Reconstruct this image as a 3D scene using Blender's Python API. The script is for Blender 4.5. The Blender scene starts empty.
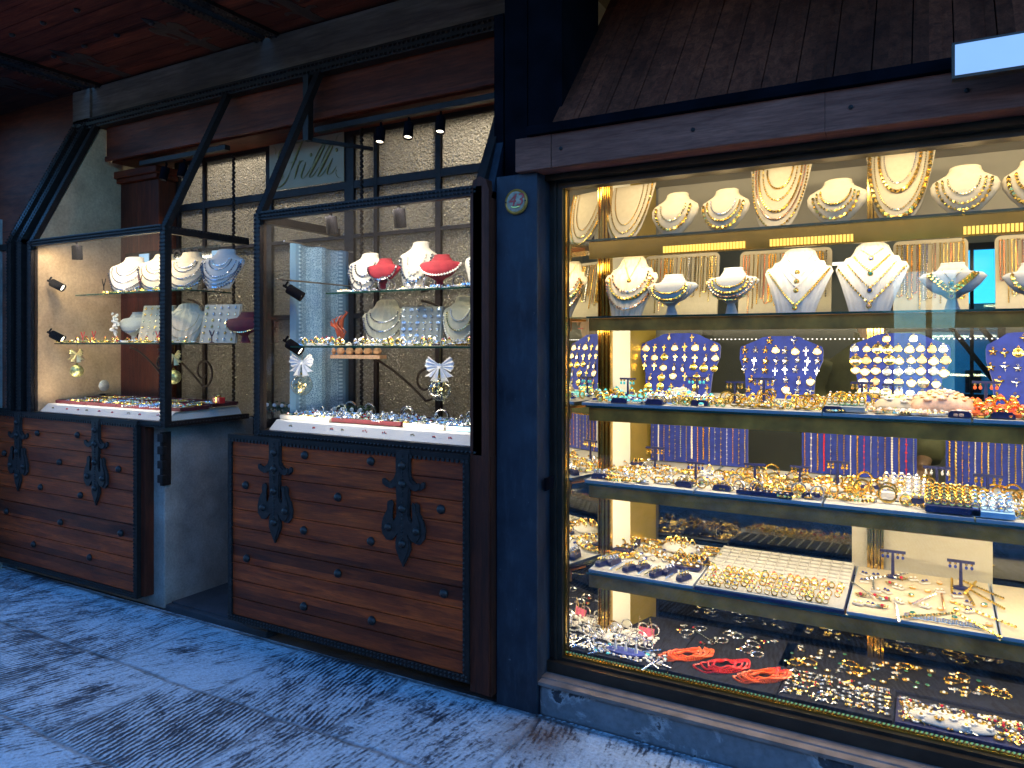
LK = 0.16; EXPO = 2.3
import bpy, bmesh, math, random
from mathutils import Vector, Matrix
R = math.radians
random.seed(7)
SC = bpy.context.scene
COL = SC.collection
rnd = random.random
def U(a, b): return a + (b - a) * random.random()

# ------------------------------------------------------------------ camera geometry (metres; X along the shop front, Y into it)
F_PX, HOR, EYE = 740.0, 343.0, 1.5
CY, CX = 0.871, -0.491
def X_at(px, Y):
    u = (px - 512) / F_PX
    return Y * (CX + CY * u) / (CY - CX * u)
def D_at(px, Y):
    u = (px - 512) / F_PX
    return Y / (CY - CX * u)
def Z_at(px, py, Y): return EYE + (HOR - py) / F_PX * D_at(px, Y)

# ------------------------------------------------------------------ materials
def nmat(name):
    m = bpy.data.materials.new(name); m.use_nodes = True
    nt = m.node_tree; b = nt.nodes['Principled BSDF']
    return m, nt, b
def nd(nt, typ, **kw):
    n = nt.nodes.new(typ)
    for k, v in kw.items():
        if k.startswith('i_'): n.inputs[k[2:].replace('_', ' ')].default_value = v
        else: setattr(n, k, v)
    return n
def ramp(nt, fac, stops, interp='LINEAR'):
    r = nt.nodes.new('ShaderNodeValToRGB'); r.color_ramp.interpolation = interp
    e = r.color_ramp.elements
    while len(e) < len(stops): e.new(0.5)
    for el, (p, c) in zip(e, stops):
        el.position = p; el.color = (c[0], c[1], c[2], 1) if not isinstance(c, (int, float)) else (c, c, c, 1)
    nt.links.new(fac, r.inputs[0]); return r.outputs[0]
def coords(nt, scale=(1, 1, 1), kind='Object', rot=(0, 0, 0), loc=(0, 0, 0)):
    tc = nt.nodes.new('ShaderNodeTexCoord'); mp = nt.nodes.new('ShaderNodeMapping')
    mp.inputs['Scale'].default_value = scale; mp.inputs['Rotation'].default_value = rot; mp.inputs['Location'].default_value = loc
    nt.links.new(tc.outputs[kind], mp.inputs[0]); return mp.outputs[0]
def noise(nt, vec, scale, detail=4, rough=0.55, dist=0.0):
    n = nd(nt, 'ShaderNodeTexNoise'); n.inputs['Scale'].default_value = scale; n.inputs['Detail'].default_value = detail
    n.inputs['Roughness'].default_value = rough; n.inputs['Distortion'].default_value = dist
    nt.links.new(vec, n.inputs['Vector']); return n.outputs['Fac']
def mth(nt, op, a, b=None, c=None):
    n = nt.nodes.new('ShaderNodeMath'); n.operation = op
    for i, v in enumerate((a, b, c)):
        if v is None: continue
        if isinstance(v, (int, float)): n.inputs[i].default_value = v
        else: nt.links.new(v, n.inputs[i])
    return n.outputs[0]
def mixc(nt, fac, a, b, blend='MIX'):
    n = nt.nodes.new('ShaderNodeMix'); n.data_type = 'RGBA'; n.blend_type = blend
    for sock, v in ((n.inputs[0], fac), (n.inputs[6], a), (n.inputs[7], b)):
        if isinstance(v, (int, float)): sock.default_value = v
        elif isinstance(v, tuple): sock.default_value = (v[0], v[1], v[2], 1)
        else: nt.links.new(v, sock)
    return n.outputs[2]
def bump(nt, b, h, strength=0.4, dist=0.01):
    n = nt.nodes.new('ShaderNodeBump'); n.inputs['Strength'].default_value = strength; n.inputs['Distance'].default_value = dist
    nt.links.new(h, n.inputs['Height']); nt.links.new(n.outputs[0], b.inputs['Normal'])
    return n.outputs[0]

def m_plain(name, col, rough=0.5, metal=0.0, var=0.15, scale=40, bmp=0.0, spec=None, kind='Object'):
    m, nt, b = nmat(name)
    v = coords(nt, kind=kind); f = noise(nt, v, scale, 3)
    c0 = tuple(max(0, x * (1 - var)) for x in col); c1 = tuple(min(1, x * (1 + var)) for x in col)
    nt.links.new(ramp(nt, f, [(0.3, c0), (0.7, c1)]), b.inputs['Base Color'])
    b.inputs['Roughness'].default_value = rough; b.inputs['Metallic'].default_value = metal
    if spec is not None: b.inputs['Specular IOR Level'].default_value = spec
    if bmp: bump(nt, b, f, bmp, 0.003)
    return m
def m_wood(name, c0, c1, axis='X', rough=0.45, plank=None, pa='Z', gscale=1.0, coat=0.0, poff=0.0, pvar=0.5, spec=0.5):
    m, nt, b = nmat(name)
    s = {'X': (1.2, 14, 14), 'Y': (14, 1.2, 14), 'Z': (14, 14, 1.2)}[axis]
    tc = nt.nodes.new('ShaderNodeTexCoord'); vec = tc.outputs['Object']
    if plank:
        sx = nt.nodes.new('ShaderNodeSeparateXYZ'); nt.links.new(vec, sx.inputs[0])
        pid = mth(nt, 'FLOOR', mth(nt, 'DIVIDE', mth(nt, 'ADD', sx.outputs[pa], poff), plank))
        wn = nd(nt, 'ShaderNodeTexWhiteNoise', noise_dimensions='1D'); nt.links.new(pid, wn.inputs['W'])
        off = nt.nodes.new('ShaderNodeVectorMath'); off.operation = 'MULTIPLY_ADD'
        nt.links.new(wn.outputs['Color'], off.inputs[0]); off.inputs[1].default_value = (7, 7, 7); nt.links.new(vec, off.inputs[2]); vec = off.outputs[0]
    mp = nt.nodes.new('ShaderNodeMapping'); mp.inputs['Scale'].default_value = tuple(x * gscale for x in s); nt.links.new(vec, mp.inputs[0])
    f = noise(nt, mp.outputs[0], 2.2, 7, 0.62, 0.8)
    f2 = noise(nt, mp.outputs[0], 12, 4, 0.7)
    c = ramp(nt, f, [(0.28, c0), (0.5, tuple((a + d) / 2 for a, d in zip(c0, c1))), (0.72, c1)])
    c = mixc(nt, 0.45, c, ramp(nt, f2, [(0.36, (0.33, 0.33, 0.33)), (0.60, (1.25, 1.25, 1.25))]), 'MULTIPLY')
    # worn, dull patches
    sc2 = {'X': (1, 3, 3), 'Y': (3, 1, 3), 'Z': (3, 3, 1)}[axis]
    mp2 = nt.nodes.new('ShaderNodeMapping'); mp2.inputs['Scale'].default_value = sc2; nt.links.new(vec, mp2.inputs[0])
    f3 = noise(nt, mp2.outputs[0], 1.6, 5, 0.6)
    c = mixc(nt, ramp(nt, f3, [(0.35, 0.65), (0.7, 0.0)]), c, tuple(x * 0.45 for x in c0))
    if plank:
        c = mixc(nt, 1.0, c, ramp(nt, wn.outputs['Value'], [(0, (1 - pvar,) * 3), (1, (1 + pvar * 0.4,) * 3)]), 'MULTIPLY')
    nt.links.new(c, b.inputs['Base Color'])
    nt.links.new(ramp(nt, f3, [(0.3, min(1, rough + 0.2)), (0.7, rough)]), b.inputs['Roughness'])
    b.inputs['Coat Weight'].default_value = coat; b.inputs['Coat Roughness'].default_value = 0.3
    b.inputs['Specular IOR Level'].default_value = spec
    bump(nt, b, mth(nt, 'ADD', f2, mth(nt, 'MULTIPLY', f, 0.6)), 0.35, 0.004)
    return m
def m_glass(name, tint=(1, 1, 1), refl=1.0, rough=0.0):
    m, nt, b = nmat(name); nt.nodes.remove(b)
    out = nt.nodes['Material Output']
    t = nd(nt, 'ShaderNodeBsdfTransparent'); t.inputs[0].default_value = (*tint, 1)
    g = nd(nt, 'ShaderNodeBsdfGlossy'); g.inputs['Roughness'].default_value = rough
    # slight waviness so that reflections are not perfect
    f = noise(nt, coords(nt), 2.0, 2)
    bp = nt.nodes.new('ShaderNodeBump'); bp.inputs['Strength'].default_value = 0.02; bp.inputs['Distance'].default_value = 0.02
    nt.links.new(f, bp.inputs['Height']); nt.links.new(bp.outputs[0], g.inputs['Normal'])
    fr = nd(nt, 'ShaderNodeLayerWeight'); fr.inputs['Blend'].default_value = 0.5
    mx = nt.nodes.new('ShaderNodeMixShader')
    sch = mth(nt, 'MULTIPLY_ADD', mth(nt, 'POWER', fr.outputs['Facing'], 5.0), 0.9, 0.04)
    nt.links.new(mth(nt, 'MULTIPLY', sch, refl), mx.inputs[0]); nt.links.new(t.outputs[0], mx.inputs[1]); nt.links.new(g.outputs[0], mx.inputs[2])
    nt.links.new(mx.outputs[0], out.inputs['Surface']); return m
def m_emit(name, col, s, base=(0.8, 0.8, 0.8)):
    m, nt, b = nmat(name)
    f = noise(nt, coords(nt), 6, 2)
    nt.links.new(ramp(nt, f, [(0.3, tuple(x * 0.92 for x in col)), (0.7, col)]), b.inputs['Emission Color'])
    b.inputs['Base Color'].default_value = (*base, 1); b.inputs['Emission Strength'].default_value = s
    return m

M = {}
M['iron'] = m_plain('black_iron', (0.034, 0.025, 0.022), 0.5, 0.3, 0.4, 60, 0.5, spec=.35)
M['iron_dark'] = m_plain('dark_painted_iron', (0.020, 0.013, 0.011), 0.5, 0.2, 0.3, 30, 0.2, spec=.3)
M['shutter_wood'] = m_wood('chestnut_planks', (0.16, 0.018, 0.005), (0.86, 0.125, 0.018), 'X', 0.42, 0.0835, 'Z', 1.0, 0.05, 0.0, 0.6, spec=.3)
M['mahogany'] = m_wood('mahogany_board', (0.07, 0.011, 0.004), (0.30, 0.050, 0.013), 'X', 0.5, gscale=0.7, coat=0.0, spec=.25)
M['mahogany_v'] = m_wood('mahogany_upright', (0.045, 0.010, 0.005), (0.17, 0.034, 0.012), 'Z', 0.5, gscale=0.7, coat=0.0, spec=.25)
M['dark_wood'] = m_wood('smoked_planks', (0.08, 0.014, 0.008), (0.28, 0.055, 0.024), 'X', 0.7, 0.12, 'Y', 1.0, 0.0, 0.0, 0.6, spec=.2)
M['canopy_wood'] = m_wood('weathered_planks', (0.08, 0.018, 0.009), (0.34, 0.085, 0.038), 'Y', 0.7, 0.115, 'X', 1.0, 0.0, 0.0, 0.5, spec=.2)
M['lintel_wood'] = m_wood('faded_lintel', (0.20, 0.065, 0.042), (0.46, 0.165, 0.105), 'X', 0.7, gscale=0.8, spec=.2)
M['grey_beam'] = m_wood('grey_stone_beam', (0.14, 0.105, 0.075), (0.34, 0.27, 0.195), 'X', 0.85, gscale=0.35)
M['blue_paint'] = m_plain('dark_blue_paint', (0.019, 0.024, 0.034), 0.5, 0.0, 0.55, 7, 0.25, spec=.3)
def worn_paint():
    m, nt, b = nmat('worn_slate_blue_paint'); v = coords(nt)
    f = noise(nt, v, 5, 6, .65); g = noise(nt, coords(nt, (1, 1, .25)), 30, 5, .7); k = noise(nt, v, 38, 5, .75)
    c = ramp(nt, f, [(.3, (.009, .012, .019)), (.7, (.030, .038, .052))])
    c = mixc(nt, ramp(nt, g, [(.5, 0.0), (.72, .5)]), c, (.05, .06, .075))
    c = mixc(nt, ramp(nt, k, [(.69, 0.0), (.71, .8)]), c, (.13, .13, .13))
    nt.links.new(c, b.inputs['Base Color']); nt.links.new(ramp(nt, f, [(.3, .38), (.7, .65)]), b.inputs['Roughness']); b.inputs['Specular IOR Level'].default_value = .3
    bump(nt, b, mth(nt, 'ADD', f, mth(nt, 'MULTIPLY', g, .3)), .35, .004); return m
M['blue_paint'] = worn_paint()
M['black_paint_shade'] = m_plain('black_paint_shade', (0.004, 0.004, 0.006), 0.9, 0.0, 0.4, 8, 0.1, spec=.03)  # black paint; also the shadow colour on the plinth below the nearer case
M['bronze'] = m_plain('bronze_frame', (0.05, 0.038, 0.028), 0.38, 0.6, 0.3, 10, 0.1)
M['sill'] = m_plain('worn_metal_sill', (0.20, 0.165, 0.15), 0.5, 0.3, 0.3, 14, 0.2)
M['gold'] = m_plain('gold', (0.98, 0.66, 0.16), 0.22, 1.0, 0.06, 200)
M['goldlt'] = m_plain('pale_gold', (1.0, 0.82, 0.45), 0.2, 1.0, 0.06, 200)
M['rosegold'] = m_plain('rose_gold', (0.92, 0.56, 0.36), 0.22, 1.0, 0.06, 200)
M['antique_silver'] = m_plain('antique_silver', (0.42, 0.42, 0.45), 0.22, 1.0, 0.5, 260)
M['silver'] = m_plain('silver', (0.88, 0.88, 0.9), 0.2, 1.0, 0.05, 200)
M['brass'] = m_plain('polished_brass', (0.70, 0.46, 0.11), 0.16, 1.0, 0.12, 9, 0.15)
M['brass_dull'] = m_plain('aged_brass', (0.52, 0.21, 0.03), 0.42, 0.3, 0.5, 9, 0.3)
M['pearl'] = m_plain('pearl', (0.85, 0.80, 0.72), 0.18, 0.0, 0.05, 50)
M['coral'] = m_plain('coral', (0.80, 0.13, 0.035), 0.3, 0.0, 0.25, 90)
M['redcoral'] = m_plain('red_coral', (0.62, 0.03, 0.03), 0.3, 0.0, 0.2, 90)
M['turq'] = m_plain('turquoise', (0.08, 0.60, 0.66), 0.3, 0.0, 0.2, 90)
M['sapphire'] = m_plain('dark_blue_stone', (0.02, 0.04, 0.25), 0.08, 0.0, 0.2, 90, spec=1.0)
M['ruby'] = m_plain('red_stone', (0.5, 0.01, 0.04), 0.08, 0.0, 0.2, 90, spec=1.0)
M['emerald'] = m_plain('green_stone', (0.03, 0.16, 0.10), 0.12, 0.0, 0.2, 90, spec=1.0)
M['crystal'] = m_plain('clear_stone', (0.85, 0.88, 0.92), 0.05, 0.5, 0.05, 90)
M['cameo'] = m_plain('shell_cameo', (0.78, 0.48, 0.30), 0.4, 0.0, 0.2, 60)
M['cream'] = m_plain('cream_leatherette', (0.60, 0.51, 0.35), 0.7, 0.0, 0.05, 60, 0.15)
M['white_felt'] = m_plain('white_display_felt', (0.58, 0.55, 0.48), 0.85, 0.0, 0.05, 120, 0.2)
M['greyfelt'] = m_plain('pale_grey_felt', (0.42, 0.41, 0.37), 0.9, 0.0, 0.06, 120, 0.2)
M['blue_velvet'] = m_plain('blue_velvet', (0.016, 0.036, 0.29), 0.9, 0.0, 0.25, 25, 0.2)
M['blue_velvet'].node_tree.nodes['Principled BSDF'].inputs['Sheen Weight'].default_value = 0.4
M['navy'] = m_plain('navy_leatherette', (0.010, 0.014, 0.075), 0.5, 0.0, 0.3, 40, 0.1)
M['black_velvet'] = m_plain('black_velvet', (0.006, 0.007, 0.016), 0.95, 0.0, 0.5, 25, 0.2)
M['red_velvet'] = m_plain('red_velvet', (0.24, 0.008, 0.02), 0.85, 0.0, 0.25, 25, 0.2)
M['maroon'] = m_plain('maroon_velvet', (0.075, 0.003, 0.012), 0.8, 0.0, 0.25, 25, 0.2)
M['tray_edge'] = m_plain('blue_grey_tray_edge', (0.30, 0.36, 0.45), 0.6, 0.0, 0.1, 20)
M['paleblue'] = m_plain('pale_blue_card', (0.30, 0.52, 0.72), 0.6, 0.0, 0.1, 20)
M['ribbon'] = m_plain('white_ribbon', (0.78, 0.80, 0.84), 0.45, 0.0, 0.05, 30, 0.1)
M['gold_ribbon'] = m_plain('gold_ribbon', (0.80, 0.68, 0.34), 0.3, 0.6, 0.15, 60, 0.2)
M['fake_leaf'] = m_plain('leaf_green', (0.03, 0.07, 0.03), 0.5, 0.0, 0.3, 40)
M['yellow_panel'] = m_plain('yellow_brass_panel', (0.80, 0.58, 0.12), 0.28, 0.75, 0.15, 5, 0.1)
M['cream_panel'] = m_plain('cream_panel', (0.78, 0.74, 0.60), 0.5, 0.0, 0.05, 5)
M['pale_room'] = m_plain('pale_neutral_plaster', (0.44, 0.43, 0.41), 0.8, 0.0, 0.25, 2, 0.1)
M['beige_room'] = m_plain('beige_plaster', (0.40, 0.37, 0.29), 0.8, 0.0, 0.1, 3, 0.1)
M['grey_room'] = m_plain('grey_plaster', (0.20, 0.20, 0.18), 0.8, 0.0, 0.12, 3, 0.1)
M['back_glass'] = m_glass('back_glass', (.9, .92, .88), .15, .2)
M['glass'] = m_glass('window_glass', (0.985, 0.99, 0.985), 1.0)
M['shelf_glass'] = m_glass('shelf_glass', (0.88, 0.94, 0.90), 1.3)
M['glass_edge'] = m_plain('glass_edge', (0.012, 0.06, 0.045), 0.15, 0.0, 0.3, 8, spec=0.8)
M['mirror'] = m_plain('mirror', (0.86, 0.86, 0.82), 0.015, 1.0, 0.02, 1)
M['dark_mirror'] = m_plain('smoked_mirror', (0.13, 0.14, 0.13), 0.06, 1.0, 0.1, 1)
M['led'] = m_emit('warm_led', (1.0, 0.60, 0.10), 0.36, (.85, .45, .06))
M['led_white'] = m_emit('white_led', (1.0, 0.93, 0.8), 6.0)
M['led_dim'] = m_emit('soft_white_led', (1.0, 0.95, 0.85), 0.45)
M['lens'] = m_emit('lamp_lens', (1.0, 0.86, 0.62), 1.5)
M['paper'] = m_plain('white_paper', (0.60, 0.60, 0.58), 0.7, 0.0, 0.03, 9)
M['red_ink'] = m_plain('red_print', (0.55, 0.05, 0.04), 0.6, 0.0, 0.1, 30)
M['jacket'] = m_plain('olive_quilted_cloth', (0.16, 0.15, 0.07), 0.7, 0.0, 0.15, 20, 0.3)
M['skin'] = m_plain('skin', (0.55, 0.32, 0.22), 0.5, 0.0, 0.08, 20)
M['hair'] = m_plain('brown_hair', (0.05, 0.03, 0.02), 0.5, 0.0, 0.3, 60, 0.3)
M['jeans'] = m_plain('dark_trousers', (0.02, 0.025, 0.05), 0.8, 0.0, 0.2, 60, 0.2)
M['oldgold'] = m_plain('gilt_lettering', (0.30, 0.24, 0.09), 0.35, 0.8, 0.2, 60)

def plaster(name, c0, c1, sc=5, bstr=0.6):
    m, nt, b = nmat(name); v = coords(nt)
    f = noise(nt, v, sc, 6, 0.6); g = noise(nt, v, sc * 22, 4, 0.6)
    c = ramp(nt, f, [(0.32, c0), (0.68, c1)])
    c = mixc(nt, 0.5, c, ramp(nt, g, [(0.3, (0.55,) * 3), (0.65, (1.1,) * 3)]), 'MULTIPLY')
    nt.links.new(c, b.inputs['Base Color']); b.inputs['Roughness'].default_value = 0.9
    bump(nt, b, mth(nt, 'ADD', mth(nt, 'MULTIPLY', g, 0.6), f), bstr, 0.008); return m
M['plaster_beige'] = plaster('beige_plaster_wall', (0.34, 0.23, 0.13), (0.60, 0.43, 0.26), 3)
M['plaster_grey'] = plaster('rough_grey_render', (0.17, 0.15, 0.13), (0.36, 0.33, 0.29), 4, 1.0)
M['facade'] = plaster('ochre_facade', (0.16, 0.12, 0.08), (0.26, 0.2, 0.13), 1.2)
M['mat_rubber'] = plaster('rubber_mat', (0.02, 0.024, 0.03), (0.04, 0.045, 0.055), 8)

def base_stone():
    m, nt, b = nmat('damp_stone_base'); v = coords(nt)
    f = noise(nt, v, 2.3, 7, 0.62, 0.6); g = noise(nt, v, 40, 4, 0.6)
    c = ramp(nt, f, [(0.49, (0.022, 0.026, 0.036)), (0.515, (0.04, 0.045, 0.055)), (0.525, (0.36, 0.37, 0.38)), (0.555, (0.15, 0.16, 0.175)), (0.75, (0.20, 0.21, 0.225))])
    c = mixc(nt, 0.5, c, ramp(nt, g, [(0.3, (0.5,) * 3), (0.65, (1.1,) * 3)]), 'MULTIPLY')
    nt.links.new(c, b.inputs['Base Color']); b.inputs['Roughness'].default_value = 0.75
    bump(nt, b, mth(nt, 'ADD', mth(nt, 'MULTIPLY', g, 0.3), ramp(nt, f, [(0.45, 0.0), (0.5, 1.0)])), 0.7, 0.008); return m
M['base_stone'] = base_stone()

def bubble_glass():
    m, nt, b = nmat('hammered_glass'); nt.nodes.remove(b); out = nt.nodes['Material Output']
    v = coords(nt, (1, 1, 1))
    vo = nd(nt, 'ShaderNodeTexVoronoi'); vo.inputs['Scale'].default_value = 78; nt.links.new(v, vo.inputs['Vector'])
    f = noise(nt, v, 18, 3)
    h = mth(nt, 'ADD', vo.outputs['Distance'], mth(nt, 'MULTIPLY', f, 0.8))
    bp = nt.nodes.new('ShaderNodeBump'); bp.inputs['Strength'].default_value = 0.9; bp.inputs['Distance'].default_value = 0.012
    nt.links.new(h, bp.inputs['Height'])
    tl = nd(nt, 'ShaderNodeBsdfTranslucent')
    nt.links.new(ramp(nt, h, [(0.35, (0.62, 0.61, 0.58)), (0.9, (0.40, 0.39, 0.365))]), tl.inputs[0])
    g = nd(nt, 'ShaderNodeBsdfGlossy'); g.inputs['Roughness'].default_value = 0.18; g.inputs[0].default_value = (0.9, 0.85, 0.75, 1)
    rf = nd(nt, 'ShaderNodeBsdfRefraction'); rf.inputs['Roughness'].default_value = 0.05; rf.inputs['IOR'].default_value = 1.3; rf.inputs[0].default_value = (0.75, 0.71, 0.62, 1)
    for s in (tl, g, rf): nt.links.new(bp.outputs[0], s.inputs['Normal'])
    m1 = nt.nodes.new('ShaderNodeMixShader'); m1.inputs[0].default_value = 0.35
    nt.links.new(tl.outputs[0], m1.inputs[1]); nt.links.new(rf.outputs[0], m1.inputs[2])
    m2 = nt.nodes.new('ShaderNodeMixShader'); m2.inputs[0].default_value = 0.12
    nt.links.new(m1.outputs[0], m2.inputs[1]); nt.links.new(g.outputs[0], m2.inputs[2])
    nt.links.new(m2.outputs[0], out.inputs['Surface']); return m
M['bubble'] = bubble_glass()

def lace():
    m, nt, b = nmat('pale_blue_lace')
    v = coords(nt)
    vo = nd(nt, 'ShaderNodeTexVoronoi', feature='DISTANCE_TO_EDGE'); vo.inputs['Scale'].default_value = 105; nt.links.new(v, vo.inputs['Vector'])
    f = noise(nt, v, 8, 5, .6); patt = mth(nt, 'LESS_THAN', vo.outputs['Distance'], mth(nt, 'MULTIPLY', f, 0.24))
    sx = nt.nodes.new('ShaderNodeSeparateXYZ'); nt.links.new(v, sx.inputs[0])
    ay = mth(nt, 'ABSOLUTE', sx.outputs['Y'])
    band = mth(nt, 'LESS_THAN', mth(nt, 'ABSOLUTE', mth(nt, 'SUBTRACT', ay, .155)), .012)
    dots = mth(nt, 'GREATER_THAN', mth(nt, 'SINE', mth(nt, 'MULTIPLY', sx.outputs['Z'], 300)), .1)
    p = mth(nt, 'MAXIMUM', mth(nt, 'MULTIPLY', patt, mth(nt, 'LESS_THAN', ay, .14)), mth(nt, 'MULTIPLY', band, dots))
    nt.links.new(mixc(nt, p, (0.12, 0.27, 0.46), (0.27, 0.45, 0.64)), b.inputs['Base Color']); b.inputs['Roughness'].default_value = .85
    nt.links.new(mth(nt, 'MAXIMUM', mth(nt, 'MULTIPLY', p, .9), 0.66), b.inputs['Alpha']); return m
M['lace'] = lace()

def paving():
    m, nt, b = nmat('worn_stone_paving')
    tc = nt.nodes.new('ShaderNodeTexCoord'); P = tc.outputs['Object']
    wob = nd(nt, 'ShaderNodeTexNoise'); wob.inputs['Scale'].default_value = 3.0; wob.inputs['Detail'].default_value = 4; nt.links.new(P, wob.inputs['Vector'])
    va = nt.nodes.new('ShaderNodeVectorMath'); va.operation = 'MULTIPLY_ADD'; nt.links.new(wob.outputs['Color'], va.inputs[0]); va.inputs[1].default_value = (0.06, 0.06, 0); nt.links.new(P, va.inputs[2])
    sx = nt.nodes.new('ShaderNodeSeparateXYZ'); nt.links.new(va.outputs[0], sx.inputs[0])
    # rows 0.52 m deep, slabs 0.72 m long, joints shifted row by row
    ry = mth(nt, 'DIVIDE', mth(nt, 'ADD', sx.outputs['Y'], -0.03), 0.53); row = mth(nt, 'FLOOR', ry)
    wr = nd(nt, 'ShaderNodeTexWhiteNoise', noise_dimensions='1D'); nt.links.new(row, wr.inputs['W'])
    cx = mth(nt, 'ADD', mth(nt, 'DIVIDE', sx.outputs['X'], 0.66), mth(nt, 'MULTIPLY', wr.outputs['Value'], 3.0)); colm = mth(nt, 'FLOOR', cx)
    fy = mth(nt, 'FRACT', ry); fx = mth(nt, 'FRACT', cx)
    ey = mth(nt, 'MULTIPLY', mth(nt, 'MINIMUM', fy, mth(nt, 'SUBTRACT', 1.0, fy)), 0.53)
    ex = mth(nt, 'MULTIPLY', mth(nt, 'MINIMUM', fx, mth(nt, 'SUBTRACT', 1.0, fx)), 0.66)
    edge = mth(nt, 'MINIMUM', ex, ey)
    joint = ramp(nt, mth(nt, 'ADD', edge, mth(nt, 'MULTIPLY', mth(nt, 'SUBTRACT', noise(nt, P, 26, 5, 0.7), 0.5), 0.03)), [(0.002, 1.0), (0.016, 0.0)])
    idv = nt.nodes.new('ShaderNodeCombineXYZ'); nt.links.new(row, idv.inputs[0]); nt.links.new(colm, idv.inputs[1])
    wn = nd(nt, 'ShaderNodeTexWhiteNoise', noise_dimensions='3D'); nt.links.new(idv.outputs[0], wn.inputs['Vector'])
    sc = nt.nodes.new('ShaderNodeSeparateColor'); nt.links.new(wn.outputs['Color'], sc.inputs[0])
    # chisel grooves, their heading a little different on each slab
    ang = mth(nt, 'ADD', mth(nt, 'MULTIPLY', mth(nt, 'SUBTRACT', sc.outputs[0], 0.5), 0.9), 0.28)
    px = mth(nt, 'SUBTRACT', mth(nt, 'MULTIPLY', sx.outputs['X'], mth(nt, 'COSINE', ang)), mth(nt, 'MULTIPLY', sx.outputs['Y'], mth(nt, 'SINE', ang)))
    py = mth(nt, 'ADD', mth(nt, 'MULTIPLY', sx.outputs['X'], mth(nt, 'SINE', ang)), mth(nt, 'MULTIPLY', sx.outputs['Y'], mth(nt, 'COSINE', ang)))
    def streak(a, b, det, seed):
        cv = nt.nodes.new('ShaderNodeCombineXYZ'); nt.links.new(mth(nt, 'MULTIPLY', px, a), cv.inputs[0]); nt.links.new(mth(nt, 'MULTIPLY', py, b), cv.inputs[1]); nt.links.new(mth(nt, 'MULTIPLY_ADD', sc.outputs[0], 40.0, seed), cv.inputs[2])
        return noise(nt, cv.outputs[0], 1.0, det, 0.62)
    n1 = noise(nt, P, 14, 5, 0.65)
    gr = mth(nt, 'SINE', mth(nt, 'ADD', mth(nt, 'MULTIPLY', px, 270.0), mth(nt, 'MULTIPLY', n1, 8.0)))
    groove = mth(nt, 'MULTIPLY_ADD', gr, 0.5, 0.5)
    sA = streak(62, 13, 5, 0.0); sB = streak(120, 45, 3, 9.0)
    n2 = streak(16, 5, 6, 5.0)
    n3 = noise(nt, P, 1.5, 6, 0.62); n4 = noise(nt, P, 70, 4, 0.65); n5 = noise(nt, P, 5.0, 7, 0.7)
    wear = mth(nt, 'ADD', n3, mth(nt, 'MULTIPLY', mth(nt, 'SUBTRACT', sc.outputs[1], 0.5), 0.22))
    gm = mth(nt, 'MULTIPLY', ramp(nt, wear, [(0.44, 1.0), (0.62, 0.3)]), ramp(nt, sc.outputs[2], [(0.1, 0.45), (0.6, 1.0)]))
    low = mth(nt, 'MULTIPLY', mth(nt, 'SUBTRACT', 1.0, groove), gm)
    h = mth(nt, 'ADD', mth(nt, 'MULTIPLY', sA, 0.9), mth(nt, 'MULTIPLY', sB, 0.45))
    h = mth(nt, 'ADD', h, mth(nt, 'MULTIPLY', n2, 0.75)); h = mth(nt, 'ADD', h, mth(nt, 'MULTIPLY', n5, 0.7))
    h = mth(nt, 'SUBTRACT', mth(nt, 'MULTIPLY', h, 0.55), mth(nt, 'MULTIPLY', low, 0.20))
    h = mth(nt, 'ADD', h, mth(nt, 'MULTIPLY', mth(nt, 'SUBTRACT', n3, 0.5), 0.22))
    h = mth(nt, 'ADD', h, mth(nt, 'MULTIPLY', mth(nt, 'SUBTRACT', n4, 0.5), 0.22))
    dirt = ramp(nt, h, [(0.605, 0.0), (0.675, 0.28), (0.73, 0.78), (0.84, 1.0)])
    c = mixc(nt, dirt, (0.024, 0.036, 0.056), (0.50, 0.60, 0.68))
    c = mixc(nt, 0.5, c, ramp(nt, n4, [(0.3, (0.55,) * 3), (0.65, (1.15,) * 3)]), 'MULTIPLY')
    c = mixc(nt, mth(nt, 'MULTIPLY', joint, 0.75), c, mixc(nt, ramp(nt, n5, [(0.4, 0.0), (0.6, 1.0)]), (0.05, 0.06, 0.075), (0.30, 0.33, 0.37)))
    # rusty seep by the shop corner
    d = nt.nodes.new('ShaderNodeVectorMath'); d.operation = 'DISTANCE'; d.inputs[1].default_value = (-1.30, 2.52, 0); nt.links.new(P, d.inputs[0])
    rust = mth(nt, 'MULTIPLY', ramp(nt, mth(nt, 'ADD', d.outputs['Value'], mth(nt, 'MULTIPLY', n5, 0.35)), [(0.22, 0.75), (0.42, 0.0)]), 1.0)
    c = mixc(nt, rust, c, (0.075, 0.035, 0.022))
    nt.links.new(c, b.inputs['Base Color'])
    nt.links.new(ramp(nt, dirt, [(0, 0.35), (1, 0.7)]), b.inputs['Roughness'])
    hh = mth(nt, 'SUBTRACT', mth(nt, 'ADD', h, mth(nt, 'MULTIPLY', n4, 0.25)), mth(nt, 'MULTIPLY', joint, 0.5))
    bump(nt, b, hh, 0.9, 0.02); return m
M['paving'] = paving()

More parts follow.
